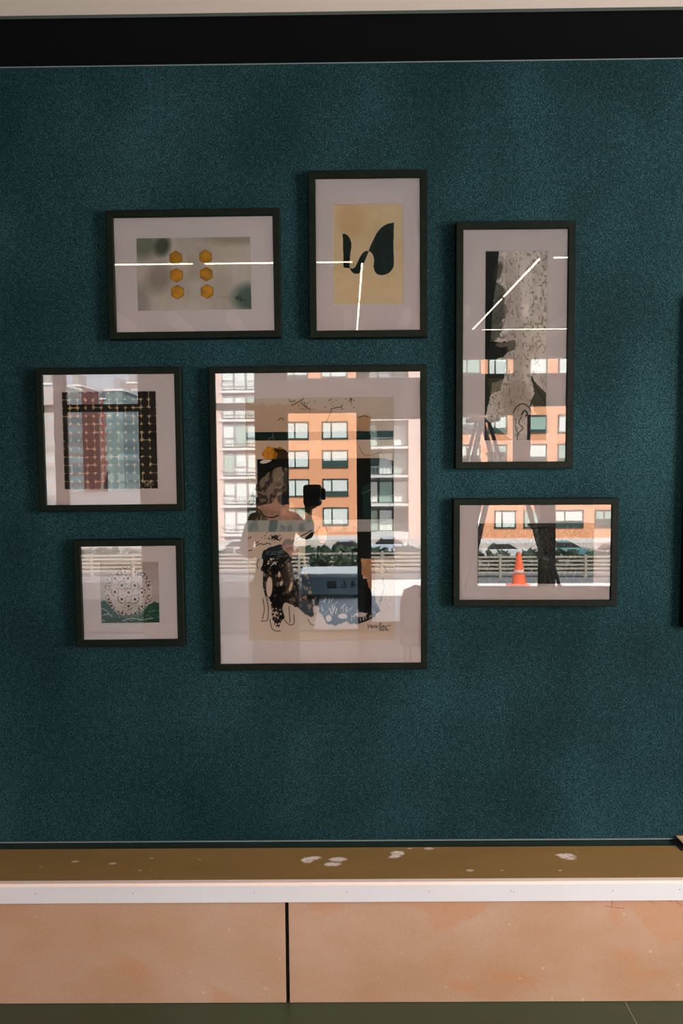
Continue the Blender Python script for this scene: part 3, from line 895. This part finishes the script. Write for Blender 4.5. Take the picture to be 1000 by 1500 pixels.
# tan board end, shadow under it built as a black wedge, at the right edge of the photo
p0 = on_z(990, 1238, ZB); 
tray = empty('board_offcut', (p0.x+.042, -.045, ZB+.0005)); tag(tray, 'tan board end with its shadow modelled as a black wedge on the bench at the right edge', 'board')
MB().extrude_xz([(-.045, 0), (.16, 0), (.16, .005), (-.005, .005)], -.035, .040).build('shadow_wedge', M['gap'], tray)
MB().extrude_xz([(-.022, .0052), (.16, .0052), (.16, .013), (-.026, .013)], -.030, .040).build('tan_board', mat('tan_wood', s2l((196, 148, 110)), .6), tray)

# ------------------------------------------------------------------ storefront behind the camera
DLs = D+LF
sx = lambda px: RX(px, DLs)
sz = lambda py, px=500: RZ(py, DLs, px)
yo, yi = -LF-.12, -LF
zHead = sz(530); zT1 = sz(557); zT0 = sz(602); zTl = sz(612); zTh1 = sz(593, 150); zTh0 = sz(603, 150)
front = MB()
front.box(XW0, XW1, yo, yi, zHead, CEIL+.02)                                  # fascia
for a, b in ((None, 42), (85, 98), (208, 314), (377, 420), (525, 540), (637, 661), (754, 773), (872, 900)):
    xa = XW0 if a is None else sx(a)
    xb = sx(b)
    front.box(xa, xb, yo, yi, zfl-.1, zHead)
front.box(sx(940), XW1, yo, yi, zfl-.1, zHead)
for a, b, lo in ((420, 525, zT0), (540, 637, zTl), (661, 754, zTl), (773, 872, zT0), (900, 940, zT0)):
    front.box(sx(a), sx(b), yo, yi, lo, zT1)
for a, b in ((42, 85), (98, 208), (314, 377)):
    front.box(sx(a), sx(b), yo, yi, zTh0, zTh1)
front.box(sx(661), sx(940), yo, yi, zfl-.1, sz(858))
front.box(sx(540), sx(637), yo, yi, zfl-.1, sz(914))
struct('wall_front', front, M['front_dark'])
for i, (a, b, lo, hi) in enumerate(((42, 85, zfl, zHead), (98, 208, zfl, zHead), (314, 377, zfl, zHead), (420, 525, zfl, zT0), (540, 637, sz(914), zTl),
                                    (661, 754, sz(858), zTl), (773, 872, sz(858), zT0+.05), (900, 940, sz(858), zT0), (420, 525, zT1, zHead), (540, 637, zT1, zHead), (661, 754, zT1, zHead), (773, 872, zT1, zHead))):
    f = MB()
    xa, xb = sx(a), sx(b); s = .018; ym = (yo+yi)/2
    for q in ((xa, xa+s, lo, hi), (xb-s, xb, lo, hi), (xa, xb, lo, lo+s), (xa, xb, hi-s, hi)):
        f.box(q[0], q[1], ym-.02, ym+.02, q[2], q[3])
    o = struct('window_%d' % (i+2), f, M['front_dark'])
    g = MB(); g.v = [(xa, ym, lo), (xb, ym, lo), (xb, ym, hi), (xa, ym, hi)]; g.f = [(0, 1, 2, 3)]; g.mi = [0]
    g.build('window_pane', M['store_glass'], o)
# ceiling battens near the storefront
bt = MB()
for i in range(14):
    x = -3.3+i*.47
    bt.box(x, x+.06, -LF+.02, -3.7, CEIL-.09, CEIL)
struct('trim_6', bt, mat('pale_batten', (.75, .72, .66), .6))

# ------------------------------------------------------------------ pendant line lamps
ZL = CAM.z+1.10


def lamp(a, b, label):
    a, b = Vector((a[0], a[1], ZL)), Vector((b[0], b[1], ZL))
    r = empty('linear_lamp', tuple((a+b)/2)); tag(r, label, 'lamp', 'slim ceiling line lamps')
    c = (a+b)/2
    MB().bar(a-c+Vector((0, 0, .014)), b-c+Vector((0, 0, .014)), .020, .024).build('housing', M['front_dark'], r)
    MB().bar(a-c, b-c, .010, .006).build('diffuser', M['lamp_on'], r)
    for t in (.15, .85):
        p = (a-c)*(1-t)+(b-c)*t
        MB().bar(p+Vector((0, 0, .02)), p+Vector((0, 0, CEIL-ZL)), .003, n=6).build('cable', M['front_dark'], r)


def dl(py, px=500): return 1.10/(RZ(py, 1, px)-CAM.z)


k1, k2, k3 = dl(388), dl(491), dl(445)
Y1, Y2, ym = D-k1, D-k2, D-k3
lx = lambda px, k, py: RX(px, k, py)
lamp((-1.95, Y1), (lx(285, k1, 389), Y1), 'line lamp crossing the room nearest the picture wall, left end')
lamp((lx(302, k1, 389), Y1), (lx(516, k1, 388), Y1), 'line lamp crossing the room nearest the picture wall, ending at the middle')
lamp((lx(806, k1, 384), Y1), (2.1, Y1), 'line lamp crossing the room nearest the picture wall, right end')
lamp((lx(703, k2, 491), Y2), (2.9, Y2), 'line lamp crossing the far side of the room on the right')
for pxn, nm in ((530, 'middle'), (787, 'right')):
    x = lx(pxn, k1, 390)
    lamp((x, Y1-.03), (x, ym+.03), 'line lamp running away from the wall in the %s row, nearer piece' % nm)
    lamp((x, ym-.03), (x, Y2+.03), 'line lamp running away from the wall in the %s row, farther piece' % nm)

# ------------------------------------------------------------------ things in the room, seen only in the glass
grey = mat('ladder_aluminium', (.10, .10, .10), .5, metal=.3)
lad = empty('step_ladder', (1.16, -4.05, zfl)); tag(lad, 'grey open step ladder standing inside by the glazed front', 'ladder')
for name, xf, xt in (('front_rail', .60, .02), ('rear_rail', -.5, -.03)):
    for yy in (-.2, .2):
        MB().bar((xf, yy*1.2, 0), (xt, yy*.7, 2.0), .05, .028).build(name, grey, lad)
for i in range(6):
    t = (i+1)/7; x = .60+(.02-.60)*t; w = .24-(.24-.14)*t
    MB().box(x-.05, x+.05, -w, w, 2.0*t-.012, 2.0*t+.012).build('step', grey, lad)
MB().box(-.12, .12, -.16, .16, 1.985, 2.02).build('top_cap', grey, lad, bevel=.006)

cm = mat('charcoal_chair_shell', (.03, .032, .035), .5)
ch = empty('lounge_chair', (RX(640, 5.3), -2.95, zfl), (0, 0, .2)); tag(ch, 'dark round-backed chair standing in the room facing the glazed front', 'chair')
bk = MB(); n = 16
for ring, (zz, rr) in enumerate(((.42, .25), (.55, .27), (.68, .27), (.76, .24), (.79, .17))):
    for s_ in (0, .03):
        for i in range(n+1):
            a = math.radians(20+140*i/n); bk.v.append(((rr-s_)*math.cos(a), (rr-s_)*math.sin(a)*.9, zz))
for j in range(4):
    for s_ in (0, 1):
        for i in range(n):
            q0 = (j*2+s_)*(n+1)+i; q1 = q0+2*(n+1)
            bk.f.append((q0, q0+1, q1+1, q1)); bk.mi.append(0)
for i in range(n):
    q0 = 8*(n+1)+i; bk.f.append((q0, q0+1, q0+n+2, q0+n+1)); bk.mi.append(0)
bk.build('backrest', cm, ch, smooth=True)
MB().box(-.24, .24, -.26, .2, .38, .45).build('seat', cm, ch, bevel=.02)
for x_, y_ in ((-.2, -.2), (.2, -.2), (-.2, .16), (.2, .16)):
    MB().bar((x_*1.1, y_*1.1, 0), (x_, y_, .39), .028, n=10).build('leg', M['front_dark'], ch)

# ------------------------------------------------------------------ photographer
hz = 1.565-27*5.2/1100; hx, hy = RX(402, 5.2), -2.76
skin_m = mat('skin', (.45, .27, .19), .5); jac = mat('dark_brown_jacket', (.05, .038, .03), .8); tro = mat('navy_trousers', (.02, .024, .035), .8)
hairm = mat('black_hair', (.006, .006, .006), .5, bump=(120, .4)); shoe_m = mat('dark_shoes', (.02, .02, .02), .5)
person = empty('person', (hx, hy, zfl)); tag(person, 'person in dark brown jacket holding a black camera to the face', 'person')


def skin_obj(name, verts, edges, mt, root=0, sub=2, parent=person):
    me = bpy.data.meshes.new(name); me.from_pydata([v[:3] for v in verts], edges, [])
    me.materials.append(mt)
    o = bpy.data.objects.new(name, me); COL.objects.link(o); o.parent = parent
    md = o.modifiers.new('skin', 'SKIN')
    md.use_smooth_shade = True
    for i, v in enumerate(verts):
        r = v[3]; me.skin_vertices[0].data[i].radius = (r, v[4] if len(v) > 4 else r)
        me.skin_vertices[0].data[i].use_root = (i == root)
    s = o.modifiers.new('sub', 'SUBSURF'); s.levels = sub; s.render_levels = sub
    return o


H0 = hz-zfl
pel = (-.01, -.02, H0-.62)
V = [(*pel, .12, .10), (-.01, -.02, H0-.45, .105, .09), (0, -.01, H0-.30, .12, .10), (0, 0, H0-.19, .07, .065), (0, .0, H0-.12, .048), (0, .02, H0-.05, .058, .068), (0, .02, H0+.03, .074, .088), (0, .015, H0+.09, .052, .06)]
E = [(0, 1), (1, 2), (2, 3), (3, 4), (4, 5), (5, 6), (6, 7)]
JV = [(-.01, -.02, H0-.66, .14, .12), (-.01, -.02, H0-.45, .125, .11), (0, -.01, H0-.30, .14, .115), (0, 0, H0-.19, .085, .075), (0, .0, H0-.15, .062, .06)]
JE = [(0, 1), (1, 2), (2, 3), (3, 4)]
CX, CY, CZ = RX(458, 4.98)-hx, .24, 1.565-40*4.98/1100-zfl      # camera held out beside the head
for sgn, el, wr, pa, tip in ((1, (.235, .06, H0-.34), (CX-.03, CY-.07, CZ-.13), (CX-.035, CY-.05, CZ-.075), (.35, .25, .9)),
                             (-1, (-.21, .02, H0-.46), (.02, .17, H0-.42), (.06, .19, H0-.41), (1, .1, -.1))):
    b = len(V)
    V.extend([(sgn*.145, -.01, H0-.23, .048), (*el, .036), (*wr, .023), (*pa, .032, .019)])
    E.extend([(2, b), (b, b+1), (b+1, b+2), (b+2, b+3)])
    t = Vector(tip).normalized(); side_ = t.cross(Vector((0, 1, 0))).normalized()
    for i in range(4):
        L = (.9, 1, .95, .75)[i]*.030; k = len(V); o_ = side_*(.017*(i-1.5))
        p0_ = Vector(pa)+o_+t*.03
        p1_ = p0_+t*L+Vector((0, .008, 0)); p2_ = p1_+t*L*.7+Vector((0, -.006, 0)); 
        V.extend([(*p0_, .0085), (*p1_, .008), (*p2_, .007)])
        E.extend([(b+3, k), (k, k+1), (k+1, k+2)])
    k = len(V); q0_ = Vector(pa)-side_*.03; 
    V.extend([(*q0_, .011), (*(q0_-side_*.02+t*.02), .009), (*(q0_-side_*.018+t*.045), .0075)])
    E.extend([(b+3, k), (k, k+1), (k+1, k+2)])
    b = len(JV)
    JV.extend([(sgn*.145, -.01, H0-.23, .060), (*el, .050), (*(Vector(el)*.18+Vector(wr)*.82), .036)])
    JE.extend([(2, b), (b, b+1), (b+1, b+2)])
TV = [(-.01, -.02, H0-.68, .135, .115)]; TE = []
for sgn in (-1, 1):
    b = len(V); fx = sgn*.12
    V.extend([(pel[0]+sgn*.085, -.02, H0-.70, .082), (sgn*.10, .0, (H0-.6)/2+.01, .053), (fx, -.03, .10, .035), (fx, .0, .045, .035), (fx+sgn*.02, .13, .03, .03, .022)])
    E.extend([(0, b), (b, b+1), (b+1, b+2), (b+2, b+3), (b+3, b+4)])
    b = len(TV)
    TV.extend([(pel[0]+sgn*.085, -.02, H0-.74, .094), (sgn*.10, .0, (H0-.6)/2+.01, .068), (fx, -.03, .08, .054)])
    TE.extend([(0, b), (b, b+1), (b+1, b+2)])
    MB().box(fx-.045, fx+.045, -.075, .175, 0, .075).build('shoe', shoe_m, person, bevel=.03, seg=3)
skin_obj('body', V, E, skin_m)
skin_obj('jacket', JV, JE, jac)
skin_obj('trousers', TV, TE, tro)
MB().lathe([(.004, .02), (.009, .008), (.011, -.008), (.004, -.016)], (0, .108, H0-.005), 10).build('nose', skin_m, person, smooth=True)
for s_ in (-1, 1):
    MB().lathe([(.004, -.03), (.012, -.018), (.014, 0), (.012, .02), (.004, .028)], (s_*.078, .015, H0), 10).build('ear', skin_m, person, smooth=True)
    MB().lathe([(.003, -.009), (.012, 0), (.003, .009)], (s_*.03, .094, H0+.012), 10).build('eye', hairm, person, smooth=True)
MB().box(-.022, .022, .092, .100, H0-.052, H0-.046).build('mouth', mat('lips', (.3, .1, .09), .5), person, bevel=.002)
hb = MB().lathe([(.02, -.06), (.075, -.05), (.092, -.01), (.095, .04), (.085, .085), (.055, .115), (.01, .125)], (0, -.012, H0+.01), 28)
hb.v = [(x, min(y, .045 if z < H0+.06 else 9), z) for x, y, z in hb.v]
hb.build('hair', hairm, person, smooth=True)
pc = empty('digital_camera', (hx+CX, hy+CY, zfl+CZ)); tag(pc, 'black camera with round lens held out beside the head by the person', 'camera')
MB().box(-.06, .06, -.03, .03, -.07, .07).build('body', M['front_dark'], pc, bevel=.02, seg=3)
MB().bar((.005, .03, .01), (.005, .10, .01), .10, n=24).build('lens', M['gap'], pc)
MB().box(.055, .085, -.028, .02, -.03, .045).build('viewfinder', M['front_dark'], pc, bevel=.008)

# ------------------------------------------------------------------ outside
ZG = -6.15
terr = mat('pale_terrace_paving', (.80, .77, .77), .8, noise=(1.5, (.72, .70, .71)))
struct('terrace', MB().box(-.36, 16, -8.75, yo, zfl-.4, zfl-.05), terr)
struct('deck', MB().box(-16, -.36, -8.75, yo, zfl-.4, zfl-.06), mat('dark_grey_decking', (.07, .068, .066), .8))
struct('street', MB().box(-160, 160, -420, -8.6, ZG-.5, ZG), mat('asphalt', (.15, .15, .16), .9, noise=(.3, (.20, .20, .21))))
struct('sidewalk', MB().box(-120, 120, -76, -70, ZG, ZG+.15), mat('concrete_sidewalk', (.45, .43, .40), .9))

# cone
cone = empty('traffic_cone', (RX(717, 10.85), -(10.85-D), zfl-.05)); tag(cone, 'orange traffic cone on the pale terrace outside', 'cone')
oc = mat('orange_plastic', (.9, .13, .04), .5)
MB().lathe([(.115, .02), (.10, .05), (.03, .47), (.022, .49)], n=28).build('cone_body', oc, cone, smooth=True)
MB().box(-.16, .16, -.16, .16, 0, .02).build('base', oc, cone, bevel=.006)
MB().lathe([(.0785, .19), (.0625, .27)], n=28).build('band', mat('white_band', (.8, .5, .42), .5), cone, smooth=True)

# blue bin with 46
bl = mat('blue_grey_metal', (.26, .40, .46), .5, noise=(4, (.30, .44, .50)))
DLb = 9.6
bx0, bx1 = RX(440, DLb), RX(531, DLb)
zt, zb = RZ(838, DLb), zfl-.05
binr = empty('storage_bin', ((bx0+bx1)/2, -(DLb-D), zb)); tag(binr, 'blue grey lidded storage bin marked 46 on the terrace', 'bin')
w = (bx1-bx0)/2; hh = zt-zb
MB().box(-w, w, -.6, 0, .05, hh-.06).build('body', bl, binr, bevel=.02)
MB().box(-w-.02, w+.02, -.62, .03, hh-.06, hh).build('lid', mat('pale_lid', (.55, .62, .66), .4), binr, bevel=.015)
for x_ in (-w+.1, w-.1): MB().lathe([(.03, 0), (.035, .03), (.03, .06)], (x_, -.1, 0), 12).build('foot', M['front_dark'], binr)
q = RX(484, DLb)-(bx0+bx1)/2
MB().box(q-.06, q+.06, 0, .004, hh-.20, hh-.11).build('label_plate', M['black_paint'], binr)


def text(s, size, loc, mt, parent, name='number'):
    cu = bpy.data.curves.new(name, 'FONT'); cu.body = s; cu.size = size; cu.extrude = .002
    cu.align_x = 'CENTER'; cu.materials.append(mt)
    o = bpy.data.objects.new(name, cu); COL.objects.link(o); o.parent = parent
    bpy.context.view_layer.update()
    me = bpy.data.meshes.new_from_object(o.evaluated_get(bpy.context.evaluated_depsgraph_get()))
    bpy.data.objects.remove(o); o = bpy.data.objects.new(name, me); COL.objects.link(o); o.parent = parent
    o.location = loc; o.rotation_euler = (math.pi/2, 0, math.pi); return o


for ch_, dx_ in (('4', .075), ('6', -.045)): text(ch_, .15, (RX(507, DLb)-(bx0+bx1)/2+dx_, .004, hh-.20), M['black_paint'], binr, 'digit')

# planter with dark shrub behind the bin
leaf = mat('dark_leaves', (.03, .06, .03), .8)
pr_ = mat('sand_planter', (.5, .40, .30), .8)
for (a, b, nm) in ((452, 486, 'sandy planter trough of dark low shrubs left of the bin'), (486, 528, 'sandy planter trough of dark low shrubs right behind the bin')):
    DLp = 10.9; xa, xb = RX(a, DLp), RX(b, DLp)-.03
    t = empty('planter', ((xa+xb)/2, -(DLp-D), zfl-.05)); tag(t, nm, 'planter')
    w = (xb-xa)/2
    MB().box(-w, w, -.3, 0, 0, .22).build('trough', pr_, t, bevel=.01)
    lb = MB()
    for _ in range(220):
        c0 = Vector((random.uniform(-w, w), random.uniform(-.28, 0), random.uniform(.2, .40)))
        d1 = Vector((random.uniform(-1, 1), random.uniform(-1, 1), random.uniform(0, 1))).normalized()*.05
        d2 = d1.cross(Vector((random.random(), random.random(), random.random()))).normalized()*.02
        k = len(lb.v); lb.v += [tuple(c0-d1), tuple(c0+d2), tuple(c0+d1), tuple(c0-d2)]; lb.f.append((k, k+1, k+2, k+3)); lb.mi.append(0)
    lb.build('foliage', leaf, t)

# street hedge
hg = MB(); ah = -28
for i in range(1500):
    c0 = Vector((random.uniform(-30, 34), random.uniform(-.5, .5), random.uniform(.1, 1.55))); d1 = Vector((random.uniform(-1, 1), random.uniform(-1, 1), random.uniform(-1, 1))).normalized()*.5
    d2 = d1.cross(Vector((random.random(), random.random(), random.random()))).normalized()*.28
    k = len(hg.v); hg.v += [tuple(c0-d1), tuple(c0+d2), tuple(c0+d1), tuple(c0-d2)]; hg.f.append((k, k+1, k+2, k+3)); hg.mi.append(0)
hr = empty('hedge', (0, -(57-D), ZG)); tag(hr, 'long low dark hedge behind the street fence', 'hedge')
hg.build('foliage', leaf, hr)

# street fence
fen = empty('street_fence', (RX(620, 54), -(54-D), ZG)); tag(fen, 'long pale slatted street fence across the road', 'fence')
fm = mat('weathered_fence', (.42, .36, .30), .8)
sl = MB()
for i in range(5): sl.box(-36, 36, -.03, .03, .30+i*.28, .44+i*.28)
sl.build('rails', fm, fen)
for i in range(25):
    x = -36+i*3
    MB().box(x-.09, x+.09, -.09, .09, 0, 1.65).build('post', fm, fen)
# cars


def car(px, DL, col, label, L=4.5):
    r = empty('parked_car', (RX(px, DL), -(DL-D), ZG)); tag(r, label, 'car', 'cars parked along the street')
    pm = mat('car_paint', col, .3)
    h = L/2
    prof = [(-h, .35), (-h, .75), (-h+.15, .9), (-h+1.0, .98), (h-1.5, .98), (h-.2, .82), (h, .65), (h, .35)]
    MB().extrude_xz(prof, -.88, .88).build('body', pm, r, bevel=.05)
    MB().extrude_xz([(-h+.7, .97), (-h+1.25, 1.42), (h-2.2, 1.45), (h-1.35, .97)], -.74, .74).build('cabin', M['front_dark'], r, bevel=.05)
    MB().extrude_xz([(-h+1.25, 1.40), (-h+1.4, 1.48), (h-2.35, 1.50), (h-2.2, 1.42)], -.72, .72).build('roof', pm, r, bevel=.02)
    for x_ in (-h+.8, h-.85):
        for y_ in (-.8, .8):
            MB().bar((x_, y_-.11, .33), (x_, y_+.11, .33), .66, n=24).build('wheel', M['gap'], r)


car(512, 64, (.35, .44, .55), 'light blue car parked behind the street fence')
car(575, 66, (.55, .62, .72), 'silver blue car parked right of the light blue one')
car(690, 65, (.7, .7, .72), 'white car parked before the orange building')
car(780, 66, (.12, .30, .34), 'teal car parked behind the white sign')
car(850, 64, (.3, .3, .32), 'grey car parked farthest right')
car(355, 65, (.6, .62, .66), 'pale grey car parked below the balconies')

# orange building
DLo = 80.0; yb = -(DLo-D)
bx = lambda px: RX(px, DLo); bz = lambda py: RZ(py, DLo, 506)
oram = mat('orange_brick', (.92, .44, .24), .85, noise=(.6, (.88, .40, .21)))
wram = mat('white_slab', (.86, .84, .82), .6)
pinkm = mat('pale_pink_render', (.85, .62, .52), .8)
wfm = mat('dark_green_window_frame', (.05, .08, .06), .5)
pane_mats = [mat('white_blind_sky', (.82, .88, .84), .6), mat('green_glazing', (.42, .58, .50), .3), mat('dark_glazing', (.05, .09, .08), .2)]
bal = mat('grey_balcony_recess', (.33, .33, .34), .8)
ob = empty('apartment_building', (bx(600), yb, ZG)); tag(ob, 'orange brick apartment block with white balconies across the street', 'building')
ox = bx(600)
top = bz(440)
wl = MB()
segs = [(380, 526.5, oram), (600, 960, oram)]
MB().box(bx(380)-ox, bx(529)-ox, -14, 0, 0, top-ZG).build('wall', oram, ob)
MB().box(bx(598)-ox, bx(1010)-ox, -14, 0, 0, top-ZG).build('wall', oram, ob)
MB().box(bx(598)-ox, bx(621)-ox, 0, .25, 0, top-ZG).build('pilaster', pinkm, ob)
MB().box(bx(310)-ox, bx(380)-ox, -14, -1.4, 0, top-ZG).build('wall', bal, ob)
MB().box(bx(529)-ox, bx(598)-ox, -14, -1.4, 0, top-ZG).build('wall', bal, ob)
MB().box(bx(310)-ox, bx(327)-ox, -1.4, 0, 0, top-ZG).build('pilaster', pinkm, ob)
MB().box(bx(380)-ox, bx(1010)-ox, 0, .12, bz(794)-ZG, bz(784)-ZG).build('shopfront_band', wram, ob)


def window(px0, px1, py0, py1, kind, y=0.):
    x0, x1, z1, z0 = bx(px0)-ox, bx(px1)-ox, bz(py0)-ZG, bz(py1)-ZG
    f = MB(); t = .13
    for qx in ((x0, x0+t), (x1-t, x1), (x0+(x1-x0)*.36-t/2, x0+(x1-x0)*.36+t/2)): f.box(qx[0], qx[1], y, y+.10, z0, z1)
    f.box(x0, x1, y, y+.10, z0, z0+t).box(x0, x1, y, y+.10, z1-t, z1)
    fo = f.build('window', wfm, ob)
    g = MB(); zs = z1-(z1-z0)*kind[1]
    if kind[1] > 0: g.box(x0+t*.5, x1-t*.5, y+.01, y+.05, zs, z1-t*.5, kind[0])
    if kind[1] < 1: g.box(x0+t*.5, x1-t*.5, y+.01, y+.04, z0+t*.5, zs, 2)
    g.build('pane', pane_mats, fo)


kinds = [(0, .6), (0, 1), (0, .7), (1, 1), (0, .98), (1, .5), (0, 1), (1, .8)]
rows = [491+42*i for i in range(8)]
for ri, y in enumerate(rows):
    for ci, (a, b) in enumerate(((386, 400), (421, 453), (472, 510), (628, 655), (672, 703), (714, 742), (758, 800), (816, 852), (870, 902), (920, 955))):
        window(a, b, y, y+26, kinds[(ri*3+ci*5) % 8 if ci not in (2,) else (ri*2) % 8])
# balcony bays
for ri, y in enumerate(rows):
    for (a, b) in ((327, 380), (533, 598)):
        x0, x1 = bx(a)-ox, bx(b)-ox
        zt_ = bz(y+42-1)-ZG; 
        MB().box(x0-.3, x1+.1, -1.4, .12, zt_, zt_+.26).build('balcony_slab', wram, ob)
        n = 3 if a == 327 else 3
        for i in range(n):
            xa = x0+(x1-x0)*i/n; xb = x0+(x1-x0)*(i+1)/n
            z0_, z1_ = zt_+.40, zt_+2.70; yy = -.10 if a == 327 else -1.25
            f = MB(); t = .12
            f.box(xa, xa+t, yy-.13, yy, z0_, z1_).box(xb-t, xb, yy-.13, yy, z0_, z1_).box(xa, xb, yy-.13, yy, z1_-t, z1_)
            if a == 327 and (ri+i) % 2: f.box(xa, xb, yy-.13, yy, z0_+.8, z0_+.95)
            fo = f.build('window', bal if a == 327 else wfm, ob)
            kk = (0 if a == 327 or (ri+i) % 3 else 1)
            MB().box(xa+t, xb-t, yy-.12, yy-.05, z0_, z1_-t, 0).build('pane', pane_mats[kk if (ri+i) % 4 else (2 if a != 327 else 1)], fo)  # sky mirrored in the left bay glass is put into the white pane colour
        rl = MB(); rl.box(x0-.2, x1, .15, .2, zt_+1.1, zt_+1.18)
        for i in range(12): rl.box(x0+(x1-x0)*i/12, x0+(x1-x0)*i/12+.05, .15, .2, zt_+.3, zt_+1.1)
        rl.build('railing', bal, ob)


# far towers
def tower_mat(name, wall, win, sx_, sz_):
    m = bpy.data.materials.new(name); m.use_nodes = True
    nt = m.node_tree; b = nt.nodes['Principled BSDF']; L = nt.links.new
    tc = nt.nodes.new('ShaderNodeTexCoord'); sp = nt.nodes.new('ShaderNodeSeparateXYZ'); cb = nt.nodes.new('ShaderNodeCombineXYZ')
    L(tc.outputs['Object'], sp.inputs[0]); L(sp.outputs['X'], cb.inputs['X']); L(sp.outputs['Z'], cb.inputs['Y'])
    br = nt.nodes.new('ShaderNodeTexBrick'); br.offset = 0
    br.inputs['Scale'].default_value = 1; br.inputs['Brick Width'].default_value = sx_; br.inputs['Row Height'].default_value = sz_
    br.inputs['Mortar Size'].default_value = sz_*.19; br.inputs['Mortar Smooth'].default_value = 0; br.inputs['Mortar'].default_value = (*wall, 1)
    br.inputs['Color1'].default_value = (*win, 1); br.inputs['Color2'].default_value = (*[x*.45 for x in win], 1)
    L(cb.outputs[0], br.inputs['Vector']); L(br.outputs['Color'], b.inputs['Base Color'])
    b.inputs['Roughness'].default_value = .7
    return m


tm = [tower_mat('red_brick_tower', (.34, .13, .11), (.48, .50, .49), 3.4, 3.4), tower_mat('grey_green_tower', (.22, .30, .29), (.42, .50, .49), 3.6, 3.4),
      tower_mat('pink_stone_tower', (.52, .38, .34), (.52, .60, .60), 4.6, 3.1), tower_mat('brown_tower', (.22, .13, .10), (.45, .52, .50), 4.0, 3.1)]
for (a, b, t, DL, mi, lab) in ((30, 92, 560, 225, 2, 'pink stone tower far off, leftmost of the distant blocks'), (96, 122, 563, 250, 0, 'narrow red brick tower far off beside the pink one'),
                               (120, 158, 583, 275, 0, 'broad red brick tower far off with pale windows'), (158, 182, 570, 250, 1, 'grey green tower far off between brick ones'),
                               (180, 206, 560, 300, 3, 'brown tower far off right of the grey green one'), (206, 305, 585, 325, 0, 'widest brick tower, half hidden behind the orange block')):
    r = empty('tower_block', (RX((a+b)/2, DL), -(DL-D), ZG)); tag(r, lab, 'building')
    w = (RX(b, DL)-RX(a, DL))/2; h = RZ(t, DL, 150)-ZG
    MB().box(-w, w, -18, 0, 0, h).build('wall', tm[mi], r)
    MB().box(-w*.4, w*.3, -12, -4, h, h+4).build('roof_plant', bal, r)
    MB().box(-w-.3, w+.3, -18.3, .3, h-.6, h).build('parapet', wram, r)

# ------------------------------------------------------------------ light
SUN = 36.0
sd = bpy.data.lights.new('sun', 'SUN'); sd.energy = SUN; sd.angle = math.radians(.6); sd.color = (1, .95, .88)
so = bpy.data.objects.new('sun', sd); COL.objects.link(so)
d = Vector((-.30, -.72, -1.05)).normalized()
so.rotation_euler = d.to_track_quat('-Z', 'Y').to_euler()

w = bpy.data.worlds.new('sky'); scene.world = w; w.use_nodes = True
bg = w.node_tree.nodes['Background']; bg.inputs['Color'].default_value = (.72, .84, 1, 1); bg.inputs['Strength'].default_value = 4.5

ad = bpy.data.lights.new('side_window_daylight', 'AREA'); ad.shape = 'RECTANGLE'; ad.size = 2.7; ad.size_y = 1.5
ad.energy = 330; ad.color = (1, .93, .88)
ao = bpy.data.objects.new('side_window_daylight', ad); COL.objects.link(ao)
ao.location = (XW1+.02, (wy0+wy1)/2, (wz0+wz1)/2)
ao.rotation_euler = Vector((-1, 0, 0)).to_track_quat('-Z', 'Z').to_euler()

scene.view_settings.view_transform = 'Standard'
scene.view_settings.look = 'None'
scene.view_settings.exposure = 0.40
scene.view_settings.gamma = 1
scene.view_settings.use_curve_mapping = False
scene.cycles.max_bounces = 8
scene.cycles.transparent_max_bounces = 12
